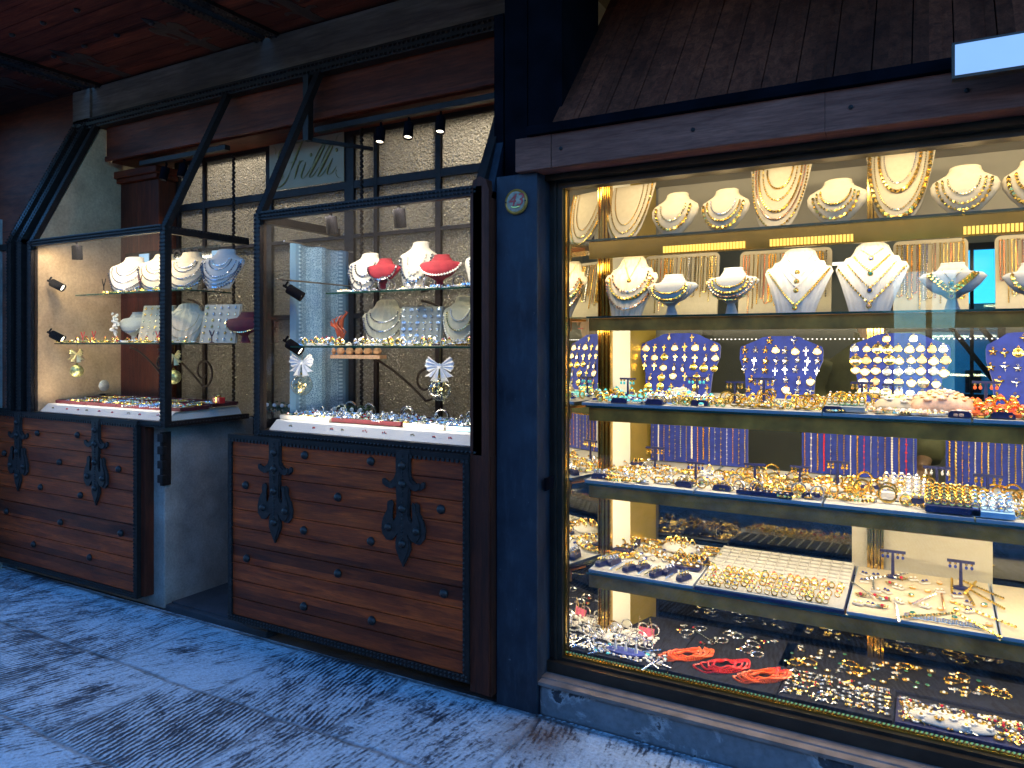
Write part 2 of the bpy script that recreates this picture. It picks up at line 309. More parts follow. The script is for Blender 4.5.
# ------------------------------------------------------------------ mesh builder
class MB:
    def __init__(s): s.v = []; s.f = []; s.m = []
    def add(s, vs, fs, mi=0, mat=None):
        o = len(s.v)
        if mat is not None: vs = [tuple(mat @ Vector(p)) for p in vs]
        s.v += [tuple(p) for p in vs]
        for f in fs: s.f.append(tuple(i + o for i in f)); s.m.append(mi)
        return s
    def box(s, x0, x1, y0, y1, z0, z1, mi=0, mat=None, ch=0.0):
        if ch <= 0:
            vs = [(x0, y0, z0), (x1, y0, z0), (x1, y1, z0), (x0, y1, z0), (x0, y0, z1), (x1, y0, z1), (x1, y1, z1), (x0, y1, z1)]
            return s.add(vs, [(0, 3, 2, 1), (4, 5, 6, 7), (0, 1, 5, 4), (1, 2, 6, 5), (2, 3, 7, 6), (3, 0, 4, 7)], mi, mat)
        bm = bmesh.new(); bmesh.ops.create_cube(bm, size=1)
        for v in bm.verts: v.co = Vector(((x0 + x1) / 2 + v.co.x * (x1 - x0), (y0 + y1) / 2 + v.co.y * (y1 - y0), (z0 + z1) / 2 + v.co.z * (z1 - z0)))
        bmesh.ops.bevel(bm, geom=bm.edges[:], offset=ch, segments=2, affect='EDGES', profile=0.6)
        bm.verts.index_update(); vs = [v.co.copy() for v in bm.verts]; fs = [tuple(v.index for v in f.verts) for f in bm.faces]; bm.free()
        return s.add(vs, fs, mi, mat)
    def bar(s, p, q, w, h, mi=0, up=(0, 0, 1)):
        p, q = Vector(p), Vector(q); t = (q - p).normalized(); up = Vector(up)
        if abs(t.dot(up)) > 0.98: up = Vector((0, 1, 0))
        a = t.cross(up).normalized() * w / 2; b = a.cross(t).normalized() * h / 2
        vs = [p - a - b, p + a - b, p + a + b, p - a + b, q - a - b, q + a - b, q + a + b, q - a + b]
        return s.add(vs, [(0, 3, 2, 1), (4, 5, 6, 7), (0, 1, 5, 4), (1, 2, 6, 5), (2, 3, 7, 6), (3, 0, 4, 7)], mi)
    def tube(s, pts, r, n=6, mi=0, closed=False, cap=True):
        pts = [Vector(p) for p in pts]; L = len(pts); rs = r if isinstance(r, (list, tuple)) else [r] * L
        up = Vector((0.13, 0.21, 0.97)); rings = []
        for i, p in enumerate(pts):
            a = pts[(i - 1) % L] if (closed or i > 0) else p; c = pts[(i + 1) % L] if (closed or i < L - 1) else p
            t = (c - a)
            t = t.normalized() if t.length > 1e-9 else Vector((0, 0, 1))
            n1 = t.cross(up)
            if n1.length < 0.05: n1 = t.cross(Vector((1, 0, 0)))
            n1.normalize(); n2 = t.cross(n1)
            rings.append([p + (n1 * math.cos(2 * math.pi * k / n) + n2 * math.sin(2 * math.pi * k / n)) * rs[i] for k in range(n)])
        vs = [v for rg in rings for v in rg]; fs = []
        for i in range(L if closed else L - 1):
            j = (i + 1) % L
            for k in range(n): fs.append((i * n + k, i * n + (k + 1) % n, j * n + (k + 1) % n, j * n + k))
        if cap and not closed: fs += [tuple(range(n - 1, -1, -1)), tuple((L - 1) * n + k for k in range(n))]
        return s.add(vs, fs, mi)
    def lathe(s, prof, n=16, mi=0, mat=None, cap=True):
        vs = []; fs = []
        for r, z in prof: vs += [(r * math.cos(2 * math.pi * k / n), r * math.sin(2 * math.pi * k / n), z) for k in range(n)]
        for i in range(len(prof) - 1):
            for k in range(n): fs.append((i * n + k, i * n + (k + 1) % n, (i + 1) * n + (k + 1) % n, (i + 1) * n + k))
        if cap: fs += [tuple(range(n - 1, -1, -1)), tuple((len(prof) - 1) * n + k for k in range(n))]
        return s.add(vs, fs, mi, mat)
    def ball(s, c, r, mi=0, n=6, sc=(1, 1, 1)):
        vs = []; fs = []; rows = max(3, n // 2)
        for i in range(1, rows):
            th = math.pi * i / rows
            vs += [(c[0] + sc[0] * r * math.sin(th) * math.cos(2 * math.pi * k / n), c[1] + sc[1] * r * math.sin(th) * math.sin(2 * math.pi * k / n), c[2] + sc[2] * r * math.cos(th)) for k in range(n)]
        top = len(vs); vs.append((c[0], c[1], c[2] + sc[2] * r)); vs.append((c[0], c[1], c[2] - sc[2] * r))
        for i in range(rows - 2):
            for k in range(n): fs.append((i * n + k, (i + 1) * n + k, (i + 1) * n + (k + 1) % n, i * n + (k + 1) % n))
        for k in range(n):
            fs.append((top, k, (k + 1) % n)); fs.append((top + 1, (rows - 2) * n + (k + 1) % n, (rows - 2) * n + k))
        return s.add(vs, fs, mi)
    def octa(s, c, r, mi=0, t=None, el=1.0):
        c = Vector(c)
        if t is None: t = Vector((0, 0, 1))
        t = Vector(t).normalized(); a = t.cross(Vector((0.3, 0.8, 0.5))).normalized(); b = t.cross(a)
        vs = [c + t * r * el, c - t * r * el, c + a * r, c + b * r, c - a * r, c - b * r]
        return s.add(vs, [(0, 2, 3), (0, 3, 4), (0, 4, 5), (0, 5, 2), (1, 3, 2), (1, 4, 3), (1, 5, 4), (1, 2, 5)], mi)
    def torus(s, c, R0, r, n=14, m=6, mi=0, axis='Y', arc=1.0, mat=None):
        vs = []; fs = []
        N = n if arc >= 1 else n + 1
        for i in range(N):
            a = 2 * math.pi * arc * i / n
            for k in range(m):
                b = 2 * math.pi * k / m; rr = R0 + r * math.cos(b); h = r * math.sin(b)
                if axis == 'Y': p = (c[0] + rr * math.cos(a), c[1] + h, c[2] + rr * math.sin(a))
                elif axis == 'Z': p = (c[0] + rr * math.cos(a), c[1] + rr * math.sin(a), c[2] + h)
                else: p = (c[0] + h, c[1] + rr * math.cos(a), c[2] + rr * math.sin(a))
                vs.append(p)
        for i in range(n):
            j = (i + 1) % N
            for k in range(m): fs.append((i * m + k, i * m + (k + 1) % m, j * m + (k + 1) % m, j * m + k))
        return s.add(vs, fs, mi, mat)
    def prism(s, poly, y0, y1, mi=0, mat=None):     # polygon in (x, z), thick along y
        n = len(poly); vs = [(x, y0, z) for x, z in poly] + [(x, y1, z) for x, z in poly]
        fs = [tuple(range(n)), tuple(range(2 * n - 1, n - 1, -1))] + [(i, i + n, (i + 1) % n + n, (i + 1) % n) for i in range(n)]
        return s.add(vs, fs, mi, mat)
    def mesh(s, name, mats, smooth=False):
        me = bpy.data.meshes.new(name); me.from_pydata(s.v, [], s.f)
        for m in mats: me.materials.append(M[m] if isinstance(m, str) else m)
        if len(mats) > 1: me.polygons.foreach_set('material_index', s.m)
        bm = bmesh.new(); bm.from_mesh(me); bmesh.ops.recalc_face_normals(bm, faces=bm.faces[:]); bm.to_mesh(me); bm.free()
        if smooth: me.polygons.foreach_set('use_smooth', [True] * len(me.polygons))
        me.update(); return me
    def build(s, name, mats, parent=None, smooth=False, loc=None, autos=False):
        if not isinstance(mats, (list, tuple)): mats = [mats]
        o = bpy.data.objects.new(name, s.mesh(name, mats, smooth)); COL.objects.link(o)
        if parent is not None: o.parent = parent
        if loc: o.location = loc
        return o
def tag(o, label=None, cat=None, group=None, kind=None):
    if label: o['label'] = label
    if cat: o['category'] = cat
    if group: o['group'] = group
    if kind: o['kind'] = kind
    return o
def thing(name, label, cat, loc=(0, 0, 0), rz=0.0, group=None):
    o = bpy.data.objects.new(name, None); COL.objects.link(o); o.location = loc; o.rotation_euler = (0, 0, rz); o.empty_display_size = 0.05
    return tag(o, label, cat, group)
def inst(name, me, mtx, label, cat, group=None):
    o = bpy.data.objects.new(name, me); COL.objects.link(o); o.matrix_world = mtx
    return tag(o, label, cat, group)
def copy_tree(o, parent=None):
    c = o.copy(); COL.objects.link(c)
    if parent is not None: c.parent = parent
    for ch in o.children: copy_tree(ch, c)
    return c
def text_mesh(body, size, extrude, font_shear=0.0, mirror=False, align='CENTER', spacing=1.0):
    cu = bpy.data.curves.new('lettering', 'FONT'); cu.body = body; cu.size = size; cu.extrude = extrude; cu.align_x = align; cu.align_y = 'CENTER'; cu.shear = font_shear; cu.space_character = spacing
    o = bpy.data.objects.new('tmp', cu); COL.objects.link(o)
    bpy.context.view_layer.update()
    me = bpy.data.meshes.new_from_object(o.evaluated_get(bpy.context.evaluated_depsgraph_get()))
    bpy.data.objects.remove(o)
    for v in me.vertices:
        x, y, z = v.co; v.co = Vector((-x if mirror else x, -z, y))
    return me
# ================================================================== SETTING
# street paving: one sheet reaching far, then the river round the bridge
mb = MB(); mb.add([(-60, -3.6, 0), (60, -3.6, 0), (60, 2.66, 0), (-60, 2.66, 0)], [(0, 1, 2, 3)])
tag(mb.build('pavement', 'paving'), kind='structure')
M['water'] = m_plain('river_water', (0.03, 0.10, 0.11), 0.12, 0.0, 0.3, 0.4, 0.5)
mb = MB(); mb.add([(-400, -400, -7), (400, -400, -7), (400, 400, -7), (-400, 400, -7)], [(0, 1, 2, 3)])
tag(mb.build('river_water', 'water'), kind='structure')
mb = MB(); mb.box(-60, 60, -9, 9, -2.0, -0.25); tag(mb.build('bridge_deck', 'facade'), kind='structure')
mb = MB(); mb.box(-60, 60, 2.66, 9, -0.25, -0.004); mb.box(-60, 60, -9, -3.6, -0.25, -0.004)
tag(mb.build('shop_floor', 'mat_rubber'), kind='structure')

# building over the shops (upper storey, party walls, back wall with river windows)
bld = thing('shop_building', 'dark plastered building over the row of timber jewellery shops', 'building', (0, 3.1, 0))
def part(mb, name, mats, parent, **k):
    o = mb.build(name, mats, parent, **k); o.location = tuple(-c for c in parent.location) if parent.rotation_euler.z == 0 else o.location
    return o
mb = MB()
mb.box(-26, 14, 3.14, 3.5, 3.40, 6.6); mb.box(-26, 14, 3.02, 3.5, 3.312, 3.40)                                  # upper wall
mb.box(-26, 14, 3.5, 6.2, 3.28, 3.4); mb.box(-26, 14, 3.1, 6.2, 6.6, 6.75)
part(mb, 'upper_wall', 'facade', bld)
mb = MB()
wins = [(-0.02, 0.42, 1.15, 2.12)]
y0, y1 = 5.6, 5.8
xs = [-26]; 
mb.box(-26, wins[0][0], y0, y1, -0.25, 3.28); mb.box(wins[0][1], 14, y0, y1, -0.25, 3.28)
mb.box(wins[0][0], wins[0][1], y0, y1, -0.25, wins[0][2]); mb.box(wins[0][0], wins[0][1], y0, y1, wins[0][3], 3.28)
part(mb, 'back_wall', 'grey_room', bld)
for a, b_, c in ((-1.62, -1.50, 3.42), (-6.7, -6.55, 3.42), (1.75, 1.9, 2.9)):
    mb = MB(); mb.box(a, b_, c, 5.6, -0.25, 3.28); part(mb, 'party_wall', 'beige_room', bld)
for a, b_, c in ((-26, -6.75, 2.75), (2.0, 14, 2.66)):
    mb = MB(); mb.box(a, b_, c, 3.14, -0.02, 3.32); part(mb, 'outer_wall', 'facade', bld)
mb = MB()
for x in (0.0, 0.40): mb.box(x - .02, x + .02, 5.57, 5.63, 1.15, 2.12)
mb.box(-.02, .42, 5.57, 5.63, 1.13, 1.17); mb.box(-.02, .42, 5.57, 5.63, 2.10, 2.14); mb.bar((0.0, 5.6, 2.0), (0.4, 5.6, 1.45), .05, .03); mb.bar((.02, 5.6, 1.75), (.4, 5.6, 1.2), .03, .03); mb.box(.23, .25, 5.58, 5.62, 1.17, 2.1)
f = part(mb, 'river_window', 'black_paint_shade', bld)
M['blue_film'] = m_glass('blue_tinted_glass', (.28, .62, .70))
mb = MB(); mb.box(.0, .40, 5.64, 5.646, 1.16, 2.11); part(mb, 'tinted_pane', 'blue_film', bld)
# far bank seen through the river window
def far_house(x, y, w, h, col, label):
    m = m_plain('far_render', col, 0.9, 0, 0.1, 0.5)
    t = thing('riverside_house', label, 'house', (x, y, -7))
    b = MB(); b.box(-w / 2, w / 2, 0, 10, 0, h); b.build('wall', m, t)
    b = MB(); b.add([(-w / 2 - .5, -.5, h), (w / 2 + .5, -.5, h), (w / 2 + .5, 10.5, h), (-w / 2 - .5, 10.5, h), (-w / 2 - .5, 5, h + 2.4), (w / 2 + .5, 5, h + 2.4)], [(0, 1, 5, 4), (2, 3, 4, 5), (0, 4, 3), (1, 2, 5), (0, 3, 2, 1)]); b.build('roof', m_plain('tile_roof', (0.25, 0.12, 0.07), .9), t)
    for i in range(int(w // 3)):
        for j in range(int(h // 3.4)):
            b = MB(); cx = -w / 2 + 1.6 + i * 3; b.box(cx - .55, cx + .55, -.05, .05, 1.2 + j * 3.3, 3.0 + j * 3.3); b.build('window', 'black_paint_shade', t)
far_house(5, 70, 13, 9.5, (.22, .30, .33), 'pale riverside house seen through the shop back window')
far_house(20, 72, 14, 11.5, (.30, .30, .26), 'taller riverside house beyond the river to one side')

# opposite row of shops (it shades the street and is what the panes reflect)
op = thing('opposite_building', 'plastered building across the narrow street, seen only in reflections', 'building', (0, -3.6, 0))
mb = MB(); mb.box(-26, -1.3, -3.9, -3.6, 0, 3.9); mb.box(1.2, 14, -3.9, -3.6, 0, 3.9); mb.box(-1.3, -.35, -3.9, -3.6, 0, 3.9); mb.box(.25, 1.2, -3.9, -3.6, 0, 3.9); mb.box(-.35, .25, -3.9, -3.6, 2.3, 3.9); mb.box(-.35, .25, -3.9, -3.6, 0, .9)
part(mb, 'wall', 'facade', op)
for i, x in enumerate((-9.4, -6.4, -3.4, 1.9, 4.9)):
    mb = MB(); mb.box(x - 1.1, x + 1.1, -3.59, -3.50, .1, 2.4, ch=0.01); part(mb, 'shutter', 'mahogany', op)
for (a, b_) in ((-.35, .0), (.0, .25)):
    mb = MB(); mb.box(a + .03, b_ - .03, -3.78, -3.76, .9, 2.3); part(mb, 'pane', 'glass', op)
mb = MB(); mb.box(-.03, .03, -3.8, -3.74, .9, 2.3); mb.box(-.35, .25, -3.8, -3.74, 1.62, 1.66); part(mb, 'window_frame', 'black_paint_shade', op)

# ------------------------------------------------------------------ left shop: beam, fascia, awnings
mb = MB(); mb.box(-5.25, -1.50, 3.04, 3.13, 3.06, 3.27, ch=.006); mb.box(-5.25, -5.05, 3.02, 3.06, 3.03, 3.26)
tag(mb.build('lintel_beam', 'grey_beam'), 'long weathered grey lintel beam above the left shop, under the planked awnings', 'beam')
def studs_line(mb, p, q, pitch=0.022, r=0.008, mi=0, sc=(1, 1, 1)):
    p, q = Vector(p), Vector(q); L = (q - p).length; n = max(1, int(L / pitch)); t = (q - p) / n
    for i in range(n):
        c = p + t * (i + .5); mb.octa(c, r, mi, (q - p).normalized() + Vector((0.25, 0, 0.6)), 1.25)
mb = MB(); mb.box(-5.25, -1.50, 3.02, 3.12, 2.985, 3.056)
for z in (3.0, 3.035): studs_line(mb, (-5.24, 3.018, z), (-1.51, 3.018, z), .03, .011)
tag(mb.build('iron_rail', 'iron_dark'), 'twisted dark iron rail running along the foot of the grey lintel beam', 'rail')
fas = thing('fascia_board', 'reddish mahogany fascia above the two hanging glass cases', 'fascia', (-3.3, 3.1, 2.75))
mb = MB(); mb.box(-4.95, -1.52, 3.08, 3.12, 2.77, 2.984); mb.box(-4.95, -1.52, 3.065, 3.085, 2.75, 2.785, ch=.004); part(mb, 'front_board', 'mahogany', fas)
mb = MB(); mb.box(-4.95, -1.52, 3.12, 3.42, 2.752, 2.775); part(mb, 'soffit', 'mahogany', fas)
mb = MB()
for x in (-3.0,): mb.box(x - .02, x + .02, 3.0, 3.04, 2.62, 2.985); mb.bar((x, 3.02, 2.63), (x + .2, 3.33, 2.62), .018, .02)
part(mb, 'iron_bracket', 'iron_dark', fas)

# iron strap hinge, fleur outline (x across, z down from 0)
def strap_poly():
    half = [(0.030, 0), (0.030, -.085), (.038, -.105), (.055, -.118), (.072, -.116), (.080, -.108), (.088, -.112), (.087, -.128), (.070, -.140), (.050, -.138), (.034, -.128), (.028, -.150),
            (.027, -.235), (.034, -.256), (.047, -.262), (.052, -.250), (.050, -.215), (.046, -.196), (.052, -.186), (.064, -.192), (.067, -.205), (.066, -.222), (.082, -.250), (.090, -.280), (.088, -.312), (.070, -.334), (.050, -.334), (.034, -.318), (.024, -.306), (.030, -.330), (.031, -.360), (.016, -.395), (0, -.425)]
    return [(x, z) for x, z in half] + [(-x, z) for x, z in reversed(half[:-1])]
SP = strap_poly()
STRAP_STUDS = [(0, -.055), (0, -.122), (0, -.212), (-.058, -.286), (.058, -.286), (0, -.340)]
def strap_mesh():
    mb = MB(); mb.prism(SP, -.009, 0)
    inner = [(x * .80, -.01 + (z - -.2) * .955 - .19) for x, z in SP]
    mb.prism(inner, -.0125, -.0085)
    for z in [-.02 - i * .012 for i in range(26)]: mb.octa((0, -.0135, z), .004, 0, (1, 0, 1), 1.4)
    bm = bmesh.new(); me = mb.mesh('strap', ['iron'])
    bm.from_mesh(me); bmesh.ops.triangulate(bm, faces=[f for f in bm.faces if len(f.verts) > 4]); bm.to_mesh(me); bm.free()
    return me
STRAP = strap_mesh()
mb = MB(); mb.lathe([(.015, 0), (.0145, .004), (.011, .010), (.005, .0135), (.0005, .0145)], 10, mat=Matrix.Rotation(R(90), 4, 'X')); STUD = mb.mesh('stud', ['iron'], True)
def shutter(name, label, x0, x1, zt, zb, xs_strap, studs, lean=0.0):
    t = thing(name, label, 'shutter', ((x0 + x1) / 2, 2.60, zb), group='iron-bound plank shutters below the cases')
    w = (x1 - x0) / 2; H = zt - zb
    n = 10; ph = (H - .05) / n
    mb = MB()
    for i in range(n):
        z = .03 + i * ph; mb.box(-w + .025, w - .025, -.004, .03, z, z + ph - .004, ch=.004)
        mb.box(-w + .025, w - .025, -.0075, .0, z + ph - .0085, z + ph - .0015)
    mb.build('plank_panel', 'shutter_wood', t)
    mb = MB()
    mb.box(-w, -w + .03, -.012, .035, 0, H); mb.box(w - .03, w, -.012, .035, 0, H)
    mb.box(-w + .03, w - .03, -.0115, .0345, 0, .03); mb.box(-w + .03, w - .03, -.0115, .0345, H - .026, H)
    mb.build('iron_border', 'iron_dark', t)
    mb = MB()
    for x in (-w + .024, w - .024): studs_line(mb, (x, -.014, .02), (x, -.014, H - .02), .021, .0062)
    studs_line(mb, (-w, -.014, .010), (w, -.014, .010), .021, .006); studs_line(mb, (-w, -.014, .026), (w, -.014, .026), .021, .006)
    for i in range(int(2 * w / .024)): mb.box(-w + .01 + i * .024, -w + .024 + i * .024, -.017, -.01, H - .036, H - .022)
    mb.build('rope_edging', 'iron', t)
    mb = MB(); mb.box(w - .002, w + .035, .015, .11, .01, H - .01); mb.box(-w + .05, w, .033, .06, 0.01, H - .01); mb.build('side_board', 'mahogany_v', t)
    for x in xs_strap:
        s = bpy.data.objects.new('strap', STRAP); COL.objects.link(s); s.parent = t; s.location = (x - (x0 + x1) / 2, -.004, H - .005); s.scale = (1.32, 1.2, 1.2)
        for (a, b) in STRAP_STUDS:
            q = bpy.data.objects.new('rivet', STUD); COL.objects.link(q); q.parent = s; q.location = (a, -.0115, b)
    for (x, z) in studs:
        q = bpy.data.objects.new('stud', STUD); COL.objects.link(q); q.parent = t; q.location = (x - (x0 + x1) / 2, -.004, z - zb); q.scale = (1.4, 1.4, 1.4)
    return t
Ys = 2.6
px2 = [(306, 455), (372, 461), (247, 485), (339, 497), (442, 509), (305, 530), (372, 541), (248, 558), (339, 573), (445, 593), (305, 606), (373, 620)]
shutter('plank_shutter', 'iron-bound plank shutter hanging below the case nearer the blue pillar', -3.13, -1.665, 1.035, .085, [X_at(277, Ys), X_at(405, Ys)], [(X_at(x, Ys), Z_at(x, y, Ys)) for x, y in px2])
px1 = [(39, 433), (79, 435), (6, 453), (61, 462), (120, 469), (42, 487), (82, 495), (8, 511), (62, 522), (122, 533), (35, 544), (91, 557), (-25, 500), (-30, 455)]
shutter('plank_shutter', 'darker iron-bound plank shutter at the far end, its edge beside the grey doorway pier', -5.42, -3.88, 1.06, .06, [X_at(20, Ys), X_at(98, Ys)], [(X_at(x, Ys), Z_at(x, y, Ys)) for x, y in px1])
# folded-up awnings over the left shop
def awning(label, x0, x1, xs_strap):
    t = thing('plank_awning', label, 'awning', ((x0 + x1) / 2, 3.05, 3.28), group='plank shutters folded up as awnings')
    w = (x1 - x0) / 2
    mb = MB(); 
    for i in range(11): mb.box(-w + .03, w - .03, -1.29 + i * .12, -1.29 + i * .12 + .116, 0, .03, ch=.003)
    mb.box(-w + .03, w - .03, -1.29, .0, .012, .034)
    mb.build('plank_panel', 'dark_wood', t)
    mb = MB(); mb.box(-w, -w + .07, -1.33, 0, -.02, .035); mb.box(w - .07, w, -1.33, 0, -.02, .035); mb.box(-w + .07, w - .07, -1.38, -1.30, -.02, .035)
    for s in (-w + .012, -w + .055, w - .012, w - .055): studs_line(mb, (s, -1.33, -.022), (s, 0, -.022), .03, .008)
    mb.build('iron_border', 'iron_dark', t)
    for x in xs_strap:
        s = bpy.data.objects.new('strap', STRAP); COL.objects.link(s); s.parent = t; s.location = (x - (x0 + x1) / 2, -.01, -.002); s.rotation_euler = (R(-90), 0, 0); s.scale = (1.3, 1.2, 1.2)
    for i in range(3):
        for j in range(4):
            q = bpy.data.objects.new('stud', STUD); COL.objects.link(q); q.parent = t; q.location = (-w + .3 + j * .32 + (i % 2) * .12, -.45 - i * .30, -.001); q.rotation_euler = (R(90), 0, 0); q.scale = (1.2, 1.2, 1.2)
awning('dark plank awning folded up over the far shop front at the picture edge', -6.75, -5.08, [-6.3, -5.5])
awning('dark plank awning folded up above the farther glass case', -5.02, -3.37, [-4.65, -3.76])
awning('dark plank awning folded up above the nearer glass case', -3.32, -1.55, [-2.93, -1.95])
awning('plank awning folded up high over the long shop window', -1.50, 1.85, [])

# ------------------------------------------------------------------ hanging glass cases
def case(label, x0, x1, arm_right_board=False, left_wall=False):
    zt, zb, yf, yb = 2.15, 1.065, 2.6, 3.18
    t = thing('display_case', label, 'display case', ((x0 + x1) / 2, 2.9, zb), group='hanging glass cases of the left shop')
    L = t.location.copy()
    b = .042
    mb = MB()
    for x in (x0, x1):
        mb.box(x - b / 2, x + b / 2, yf, yf + b, zb - .03, zt)
        mb.bar((x, yf + .02, zt - .01), (x, 3.05, 3.02), b, b * .8)
        mb.box(x - b / 2 + .003, x + b / 2 - .003, yf + b, yb, zt - .045, zt - .003)
        mb.box(x - b / 2 + .003, x + b / 2 - .003, yf + b, yb, zb - .03, zb + .0)
    for z, h in ((zt - .03, .045), (zb - .028, .036)): mb.box(x0 + b / 2, x1 - b / 2, yf + .002, yf + b - .003, z - .005, z + h - .008)
    part(mb, 'frame', 'iron_dark', t)
    mb = MB()
    for x in ((x0,) if arm_right_board else (x0, x1)):
        for dx in (-.016, .016):
            studs_line(mb, (x + dx, yf - .003, zb - .02), (x + dx, yf - .003, zt), .021, .0055)
            studs_line(mb, (x + dx, yf + .006, zt), (x + dx, 3.03, 3.01), .021, .0055)
    for z in (zt - .005, zt - .022, zb - .02): studs_line(mb, (x0, yf - .003, z), (x1, yf - .003, z), .021, .0065)
    if not arm_right_board: studs_line(mb, (x1 + .02, yf + .02, zt - .01), (x1 + .02, yb, zt - .01), .021, .006); studs_line(mb, (x1 + .02, yf + .02, zb - .015), (x1 + .02, yb, zb - .015), .021, .006)
    part(mb, 'rope_edging', 'iron', t)
    mb = MB(); mb.box(x0 + b / 2, x1 - b / 2, yf + .018, yf + .024, zb + .003, zt - .03); part(mb, 'front_pane', 'glass', t)
    if not arm_right_board:
        mb = MB(); mb.box(x1 - .003, x1 + .003, yf + b, yb, zb + .001, zt - .046); part(mb, 'side_pane', 'glass', t)
    if not left_wall:
        mb = MB(); mb.box(x0 - .003, x0 + .003, yf + b, yb, zb + .001, zt - .046); part(mb, 'side_pane', 'glass', t)
    mb = MB(); mb.box(x0 + .022, x1 - .022, yf + .045, yb, zb - .03, zb - .004); part(mb, 'base_board', 'black_paint_shade', t)
    # white printed strip along the front edge of the base
    mb = MB(); mb.add([(x0 + .03, yf + .05, zb - .002), (x1 - .03, yf + .05, zb - .002), (x1 - .03, yf + .10, zb + .045), (x0 + .03, yf + .10, zb + .045), (x0 + .03, yf + .14, zb + .045), (x1 - .03, yf + .14, zb + .045)], [(0, 1, 2, 3), (3, 2, 5, 4)])
    st = part(mb, 'edge_card', 'paper', t)
    if not arm_right_board:
        q = MB(); q.add([(x1 - .024, yf + .06, zb - .002), (x1 - .024, yb - .02, zb - .002), (x1 - .06, yb - .02, zb + .045), (x1 - .06, yf + .06, zb + .045)], [(0, 1, 2, 3)]); part(q, 'side_card', 'paper', t)
    n = 9
    for i in range(n):
        x = x0 + .15 + (x1 - x0 - .3) * i / (n - 1) + U(-.04, .04); mb = MB()
        k = U(.006, .014)
        for a in range(5):
            an = a * 2 * math.pi / 5; mb.octa((x + math.cos(an) * k, yf + .075 - .002, zb + .020 + math.sin(an) * k * .6), .0045, 0)
        o = mb.build('printed_flower', 'red_ink' if i % 3 else 'oldgold', st)
    return t
C1X = (-5.0, -3.67); C2X = (-2.93, -1.63)
case1 = case('farther hanging glass case, between the beige wall and the doorway', *C1X, left_wall=True)
case2 = case('nearer hanging glass case with red busts inside, beside the mahogany post', *C2X, arm_right_board=True)
def scroll(x, y, z, s, flip, parent):
    pts = []
    for i in range(26):                      # S shaped iron scroll in the x-z plane
        a = i / 25; pts.append((x + flip * (.30 * a) * s, y, z - (.02 + .16 * (a ** 1.6)) * s))
    cx, cz = pts[-1][0], pts[-1][2]
    for i in range(30):
        a = i / 29 * 2.3 * math.pi; r = (.065 - .045 * i / 29) * s
        pts.append((cx + flip * (math.sin(a) * r), y, cz + (.065 * s - math.cos(a) * r) ))
    mb = MB(); mb.tube(pts, .007, 5); return part(mb, 'scroll_bracket', 'iron_dark', parent, smooth=True)
def glass_shelf(parent, x0, x1, y0, y1, z, name='shelf'):
    mb = MB(); mb.box(x0, x1, y0, y1, z - .008, z); s = part(mb, name, 'shelf_glass', parent)
    mb = MB(); mb.box(x0, x1, y0 - .003, y0 - .0005, z - .008, z); mb.box(x1 + .0005, x1 + .003, y0, y1, z - .008, z); e = mb.build('polished_edge', 'glass_edge', s)
    return s
glass_shelf(case1, -4.80, -3.72, 2.78, 3.1, 1.81); glass_shelf(case1, -4.93, -3.70, 2.72, 3.12, 1.50)
glass_shelf(case2, -2.62, -1.68, 2.76, 3.1, 1.75); glass_shelf(case2, -2.80, -1.66, 2.70, 3.12, 1.485)
scroll(-4.15, 3.12, 1.80, 1.0, 1, case1); scroll(-4.45, 3.12, 1.49, 1.5, 1, case1); scroll(-4.75, 3.12, 1.49, 1.1, 1, case1)
scroll(-2.72, 3.12, 1.47, 1.5, 1, case2); scroll(-2.3, 3.12, 1.74, 1.1, 1, case2)

# walls of the far case, posts
mb = MB(); mb.prism([(2.64, 1.03), (3.22, 1.03), (3.22, 2.98), (3.06, 2.98), (2.64, 2.14)], -.05, .0, 0, Matrix(((0, -1, 0, -5.03), (1, 0, 0, 0), (0, 0, 1, 0), (0, 0, 0, 1))))
tag(mb.build('side_wall', 'plaster_beige'), 'rough beige plaster side wall lit by the spotlights inside the farther case', 'wall')
pl = thing('carved_pillar', 'reddish mahogany pillar with a small capital behind the farther case', 'pillar', (-4.77, 3.26, 0))
mb = MB(); mb.box(-4.98, -4.56, 3.2, 3.34, 0, 2.62, ch=.006); part(mb, 'shaft', 'mahogany_v', pl)
mb = MB(); mb.box(-5.0, -4.54, 3.17, 3.34, 2.62, 2.65, ch=.005); mb.box(-5.02, -4.52, 3.15, 3.34, 2.65, 2.70, ch=.008); part(mb, 'capital', 'mahogany', pl)
# frames of the next case, at the left picture edge
nx = thing('display_case', 'dark sloping frames of a third glass case at the picture edge', 'display case', (-5.3, 2.9, 1.0))
mb = MB()
for x in (-5.12, -5.24):
    mb.box(x - .025, x + .025, 2.6, 2.65, .98, 2.17); mb.bar((x, 2.62, 2.14), (x, 3.06, 3.03), .05, .06)
mb.box(-6.5, -5.26, 2.6, 2.64, 2.11, 2.15); mb.box(-6.5, -5.26, 2.6, 2.64, 1.03, 1.07)
part(mb, 'frame', 'iron_dark', nx)
mb = MB()
for x in (-5.10, -5.22):
    mb = MB()
    for q_ in (x, x - .04):
        mb = MB(); studs_line(mb, (q_, 2.596, 1.0), (q_, 2.596, 2.15), .021, .0055); studs_line(mb, (q_, 2.585, 2.15), (q_, 3.02, 3.03), .021, .0055)
        part(mb, 'rope_edging', 'iron', nx)
mb = MB(); mb.box(-6.5, -5.27, 2.617, 2.623, 1.07, 2.11); part(mb, 'front_pane', 'glass', nx)
mb = MB(); mb.box(-5.22, -5.14, 2.66, 2.74, .98, 2.14); part(mb, 'upright', 'mahogany_v', nx)
mb = MB(); mb.box(-6.8, -5.25, 3.08, 3.2, .0, 3.32); part(mb, 'back_panel', 'mahogany', nx)
